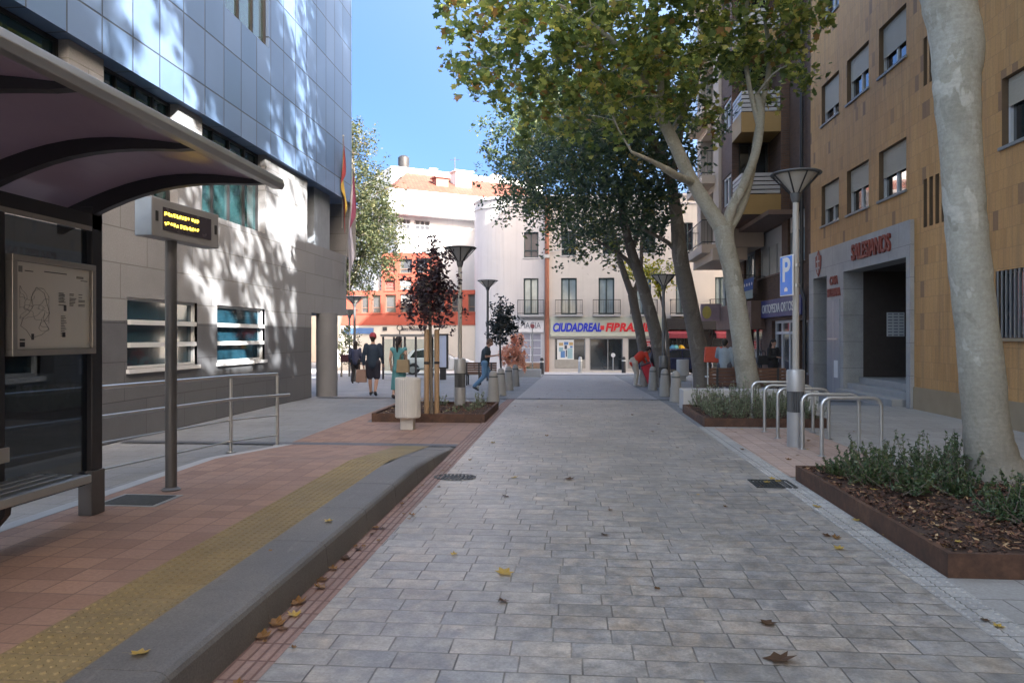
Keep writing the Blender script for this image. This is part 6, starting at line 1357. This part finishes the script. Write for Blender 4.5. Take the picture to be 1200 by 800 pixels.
def hand(b, w, e):
    """palm and five fingers beyond the wrist w, away from the elbow e"""
    d = (w - e).normalized(); sx = d.cross(V3((0,1,.2))).normalized(); up_ = sx.cross(d); p = w + d*.085; b.cap(w, w + d*.03, .026, .03, 10)
    for k in (-.024, -.008, .008, .024): b.cap(w + d*.03, p + up_*k, .017, .016, 8); L = .075 - abs(k-.004)*.6; m = p + up_*k*1.15 + d*L*.5 + sx*.008; b.cap(p + up_*k, m, .0115, .010, 8); b.cap(m, m + d*L*.45 + sx*.022, .010, .0085, 8)
    t0 = w + d*.035 + up_*.028; t1 = t0 + d*.035 + up_*.022 + sx*.012; b.cap(t0, t1, .0125, .0115, 8); b.cap(t1, t1 + d*.032 + up_*.004 + sx*.008, .0115, .0095, 8)
def person(label, loc, rz, h=1.75, pose=None, top=(.1,.1,.1), bottom=(.05,.05,.07), legs='long', sleeves='long', shoes=(.03,.03,.03), hair=(.02,.015,.012), hairlen='short', cap_=None, skin=None, kind='trousers', bulk=1.0, bare=None):
    P = {**POSE, **(pose or {})}; J = {k: V3(v) if hasattr(v, '__len__') else v for k, v in P.items()}; sk = skin or SK
    t = thing('person', label, 'person', loc, rz); t.scale = (h/1.75,)*3; w = bulk
    b = B(); hd, nk, ch, pe = J['head'], J['neck'], J['chest'], J['pel']
    fw = V3((math.sin(J['look'])*-1, math.cos(J['look']), -J['nod'])).normalized(); rt_ = fw.cross(V3((0,0,1))).normalized(); hu = rt_.cross(fw)
    b.cap(nk - (nk-ch).normalized()*.06, hd - hu*.05, .056, .05); b.cap(hd + hu*.035 - fw*.012, hd + hu*.01 + fw*.015, .088, .085, 16); b.cap(hd - hu*.045 + fw*.028, hd - hu*.075 + fw*.045, .064, .046, 14)
    b.cap(hd + hu*.02 + fw*.094, hd - hu*.018 + fw*.118, .011, .016, 8); b.cap(hd - hu*.048 + fw*.098, hd - hu*.052 + fw*.10, .018, .016, 8)
    for s in (-1, 1): b.cap(hd + rt_*s*.088 + hu*.018, hd + rt_*s*.09 - hu*.022, .015, .011, 8); b.cap(hd + rt_*s*.034 + hu*.028 + fw*.086, hd + rt_*s*.04 + hu*.028 + fw*.084, .012, .012, 6)
    b.cap(ch, nk - V3((0,0,.06)), .13*w, .075, 16); b.cap(pe, ch, .125*w, .135*w, 18)
    for s in 'LR':
        b.cap(ch.lerp(J['sh'+s], .55) + V3((0,0,-.02)), J['sh'+s] + V3((0,0,-.01)), .078, .055); b.cap(J['sh'+s], J['el'+s], .052, .040); b.cap(J['el'+s], J['wr'+s], .039, .026); hand(b, J['wr'+s], J['el'+s])
        b.cap(pe.lerp(J['hi'+s], .6), J['hi'+s], .11*w, .095*w, 14); b.cap(J['hi'+s], J['kn'+s], .085*w, .054, 14); mid = J['kn'+s].lerp(J['an'+s], .3) + (J['kn'+s]-J['hi'+s]).normalized().cross(V3((1,0,0)))*.012
        b.cap(J['kn'+s], mid, .052, .056); b.cap(mid, J['an'+s], .056, .034); b.cap(J['an'+s], J['an'+s] + J['toe'+s]*.9, .036, .026)
    body = fuse(b, 'body', sk, t)
    for s in (-1, 1):
        b = B(); b.ball(hd + rt_*s*.034 + hu*.024 + fw*.092, .011, 8); b.build('eye', M['black'], t, world=False, smooth=True)
    if hairlen:                                   # hair
        b = B(); b.cap(hd + hu*.045 - fw*.02, hd + hu*.03 - fw*.005, .096, .093, 18); b.cap(hd - fw*.045, hd - fw*.05 - hu*.06, .078, .055, 14)
        if hairlen == 'pony': b.cap(hd - fw*.10 + hu*.02, hd - fw*.15 - hu*.08, .04, .05, 10); b.cap(hd - fw*.15 - hu*.08, hd - fw*.14 - hu*.30, .05, .022, 10)
        if hairlen == 'long': b.cap(hd - fw*.05, hd - fw*.055 - hu*.24, .088, .075, 14)
        if hairlen == 'curly':
            for i in range(40): a = i*2.4; zz = random.uniform(-.05,.11); q_ = hd + hu*zz + (rt_*math.cos(a) + fw*(math.sin(a)*.9-.25))*.085; b.ball(q_, .04, 8)
        fuse(b, 'hair', cloth(hair), t, .012, 2)
    if cap_:
        b = B(); b.cap(hd + hu*.052 - fw*.018, hd + hu*.04 - fw*.002, .102, .10, 18); c0 = hd + hu*.045 + fw*.08; b.obox(c0 + fw*.05, (.15, .12, .012), Matrix((rt_, fw, hu)).transposed()); fuse(b, 'cap', cloth(cap_), t, .011, 1)
    g = .016                                      # clothes follow the body a little further out
    b = B(); b.cap(pe + V3((0,0,-.02)), ch, .132*w+g, .142*w+g, 18); b.cap(ch, nk - V3((0,0,.075)), .138*w+g, .085, 16)
    for s in 'LR':
        b.cap(ch.lerp(J['sh'+s], .55) + V3((0,0,-.02)), J['sh'+s] + V3((0,0,-.012)), .085+g*.4, .060+g*.5)
        if sleeves == 'long': b.cap(J['sh'+s], J['el'+s], .060+g*.6, .048+g*.6); b.cap(J['el'+s], J['wr'+s].lerp(J['el'+s], .06), .048+g*.6, .040)
        elif sleeves == 'short': b.cap(J['sh'+s], J['sh'+s].lerp(J['el'+s], .62), .062+g*.6, .058+g)
    if kind == 'dress':
        lo = (J['knL']+J['knR'])/2; lo.z = .28; b.cap(pe, pe - V3((0,0,.12)), .15*w+g, .17*w+g, 18); b.lathe([(.24,lo.z),(.225,.5),(.20,.75),(.165,.98),(.10,1.05)], (lo.x*.5, lo.y*.5, 0), 20, ribs=1, depth=.02)
    fuse(b, 'dress' if kind == 'dress' else 'shirt', cloth(top), t, .012, 3)
    if kind != 'dress':
        b = B(); b.cap(pe + V3((0,0,.05)), pe - V3((0,0,.02)), .125*w+g, .13*w+g, 16)
        for s in 'LR':
            b.cap(pe.lerp(J['hi'+s], .6), J['hi'+s], .115*w+g, .10*w+g, 14)
            if legs == 'long': b.cap(J['hi'+s], J['kn'+s], .092*w+g, .064+g, 14); b.cap(J['kn'+s], J['an'+s] + V3((0,0,.02)), .064+g, .046+g)
            else: b.cap(J['hi'+s], J['hi'+s].lerp(J['kn'+s], .86), .095*w+g, .082+g, 14)
        fuse(b, 'shorts' if legs == 'short' else 'trousers', cloth(bottom), t, .012, 3)
    for s in 'LR':
        a, tv = J['an'+s], J['toe'+s]; b = B(); b.cap(a + V3((0,0,-.012)), a + tv*.55 + V3((0,0,-.01)), .047, .043); b.cap(a - tv*.22 + V3((0,0,-.045)), a + tv*1.0 + V3((0,0,.004)), .038, .036); fuse(b, 'shoe', cloth(shoes), t, .011, 1)
    return t
def bag(label, p, w, hgt, col, cat='bag', handles=True):
    t = thing('shopping_bag' if handles else 'handbag', label, cat, tuple(p)); x, y, z = p; b = B(); b.prism([(x-w/2, y-.07, z), (x+w/2, y-.07, z), (x+w*.46, y-.05, z+hgt), (x-w*.46, y-.05, z+hgt)], (0, .13, 0)); b.build('pouch', cloth(col), t, bevel=.015)
    b = B(); b.tube([(x-w*.25, y, z+hgt), (x-w*.2, y, z+hgt+.12), (x, y, z+hgt+.17), (x+w*.2, y, z+hgt+.12), (x+w*.25, y, z+hgt)], .012, 6); b.build('handle', cloth(dk(col, .6)), t, smooth=True); return t
walkA = dict(knL=(-.10,.10,.51), anL=(-.10,.20,.10), knR=(.10,.06,.50), anR=(.10,-.20,.14), toeR=(0,.14,-.09), toeL=(0,.16,-.01), elL=(-.25,-.08,1.16), wrL=(-.25,-.06,.90), elR=(.25,-.02,1.15), wrR=(.25,.14,.93))
walkB = dict(knR=(.10,.10,.51), anR=(.10,.18,.10), knL=(-.10,.05,.50), anL=(-.10,-.18,.13), toeL=(0,.14,-.08), toeR=(0,.16,-.01))
p = G(437, 464.5); person('person in navy jacket, dark shorts and red cap walking away with a bag', tuple(p), R(4), 1.76, {**walkA, 'elL': (-.26,.0,1.15), 'wrL': (-.27,.04,.88)}, (.02,.035,.06), (.025,.025,.04), 'short', shoes=(.03,.03,.035), hair=(.03,.02,.015), cap_=(.34,.05,.07), bulk=1.18)
bag('small brown carrier bag held in the left hand of the red-capped walker', (p.x-.34, p.y+.03, p.z+.40), .30, .36, (.24,.16,.13))
p = G(416.5, 449.5); person('person in dark blue top and black trousers walking away on the far left', tuple(p), R(8), 1.66, walkB, (.035,.045,.09), (.015,.015,.018), hair=(.02,.015,.012), hairlen='long', bulk=1.12)
bag('dark maroon shoulder bag at the left side of the walker in blue', (p.x-.42, p.y-.02, p.z+.85), .34, .30, (.06,.025,.035))
p = G(467, 468); person('person in long teal dress with a dark ponytail walking away', tuple(p), R(-4), 1.64, walkB, (.09,.26,.28), kind='dress', sleeves='none', hair=(.018,.014,.014), hairlen='pony', skin=SK2, shoes=(.04,.03,.03), bulk=.92)
bag('tan woven bag on the hip of the person in the teal dress', (p.x+.16, p.y-.16, p.z+.72), .34, .34, (.26,.20,.12), handles=True)
p = G(568, 458.5); person('person in dark polo and jeans walking right while looking at a phone', tuple(p), R(-82), 1.70, dict(pel=(0,0,.94), chest=(0,.05,1.29), neck=(0,.10,1.47), head=(0,.17,1.61), nod=.55, shL=(-.18,.06,1.42), shR=(.18,.06,1.42), elL=(-.22,.04,1.15), wrL=(-.10,.30,1.17), elR=(.22,.04,1.15), wrR=(.08,.32,1.18), knL=(-.10,.16,.52), anL=(-.10,.30,.10), knR=(.10,-.02,.50), anR=(.10,-.34,.17), toeR=(0,.12,-.11), toeL=(0,.17,.02)), (.03,.045,.055), (.11,.22,.36), sleeves='short', hair=(.14,.09,.07), shoes=(.05,.05,.055), skin=SK)
fw_ = V3((math.sin(R(82)), math.cos(R(82)), 0)); ph_ = thing('phone', 'black phone held by the person in jeans', 'phone', tuple(p + fw_*.42 + V3((0,0,1.17)))); b = B(); b.obox(p + fw_*.42 + V3((0,0,1.17)), (.09, .15, .012), Matrix.Rotation(R(-82), 3, 'Z') @ Matrix.Rotation(R(35), 3, 'X')); b.build('case', M['black'], ph_, bevel=.004)
p = G(747, 452.5); bend = dict(pel=(0,-.16,.92), chest=(0,.16,1.18), neck=(0,.34,1.30), head=(0,.46,1.38), nod=.75, shL=(-.18,.28,1.26), shR=(.18,.28,1.26), elL=(-.22,.36,.98), wrL=(-.14,.48,.78), elR=(.22,.36,.98), wrR=(.14,.48,.78), hiL=(-.095,-.15,.90), hiR=(.095,-.15,.90), knL=(-.11,.0,.50), knR=(.11,-.06,.49), anL=(-.11,-.05,.085), anR=(.11,-.12,.085))
person('person in bright red shirt and cream trousers bending forward by the far bollards', tuple(p), R(-70), 1.70, bend, (.62,.055,.03), (.50,.45,.37), sleeves='long', hair=(.04,.025,.02), shoes=(.5,.5,.5), bulk=1.1)
p = G(766, 452); person('person with dark hair and grey top standing behind the red shopping trolley', tuple(p + V3((.15,1.6,-.03))), R(60), 1.72, {'nod': .4}, (.12,.12,.15), (.02,.02,.025), hair=(.015,.012,.012), hairlen='curly', bulk=1.1)
p = G(768, 453); tr = thing('shopping_trolley', 'red fabric shopping trolley tilted beside the bending person in red', 'trolley', tuple(p)); Mx = Matrix.Rotation(R(-22), 3, 'Y'); b = B(); b.obox(p + Mx @ V3((0,0,.52)), (.42,.30,.72), Mx); b.build('fabric_bag', cloth((.50,.035,.05)), tr, bevel=.04)
b = B(); b.obox(p + Mx @ V3((0,0,.90)), (.43,.31,.05), Mx); b.build('flap', cloth((.10,.05,.06)), tr, bevel=.015); b = B(); b.tube([p + Mx @ V3((.15,.16,.1)), p + Mx @ V3((.16,.16,1.0)), p + Mx @ V3((.16,-.16,1.0)), p + Mx @ V3((.15,-.16,.1))], .014, 6); b.build('handle', M['galv'], tr)
for s in (-1, 1):
    b = B(); q = p + V3((.02, s*.19, .10)); b.tube([q - V3((0,.02,0)), q + V3((0,.02,0))], .10, 16); b.build('wheel', M['black'], tr)
p = G(848, 447); p.z = gz(21.5); p2 = onY(849, 450, 21.5); person('person in pale denim jacket seen from behind the brown slatted bench', (p2.x, 21.5, gz(21.5)), R(-25), 1.66, {'nod': .5, 'head': (0,.06,1.60), 'elL': (-.26,.10,1.2), 'wrL': (-.12,.26,1.12)}, (.34,.40,.45), (.10,.10,.12), hair=(.03,.025,.02), bulk=1.15)
p3 = onY(836, 420, 22.4); bb_ = thing('carrier_bag', 'orange red carrier bag beside the person in pale denim', 'bag', (p3.x, 22.4, gz(22.4))); b = B(); b.prism([(p3.x-.28, 22.3, gz(22)+.95), (p3.x+.3, 22.3, gz(22)+.95), (p3.x+.26, 22.33, gz(22)+1.42), (p3.x-.24, 22.33, gz(22)+1.42)], (0,.2,0)); b.build('pouch', cloth((.60,.10,.06)), bb_, bevel=.03)
b = B(); b.box((p3.x-.2, 22.3, gz(22)), (p3.x-.17, 22.33, gz(22)+.949)); b.box((p3.x+.17, 22.45, gz(22)), (p3.x+.2, 22.48, gz(22)+.949)); b.box((p3.x-.24, 22.28, gz(22)+.5), (p3.x+.24, 22.5, gz(22)+.54)); b.build('stand', M['white'], bb_)
yb_ = 24.6; p4 = onY(906, 430, yb_); person('person dressed in black standing in front of the shop door with a bag', (p4.x, yb_, gz(yb_)), R(-150), 1.68, {'elL': (-.26,.06,1.16), 'wrL': (-.10,.22,1.14), 'elR': (.26,.06,1.16), 'wrR': (.08,.22,1.16), 'nod': .4}, (.014,.014,.016), (.014,.014,.018), hair=(.016,.013,.012), hairlen='long', bulk=1.08)
bag('black shoulder bag worn by the person dressed in black', (p4.x-.34, yb_-.05, gz(yb_)+.86), .34, .30, (.014,.014,.016))
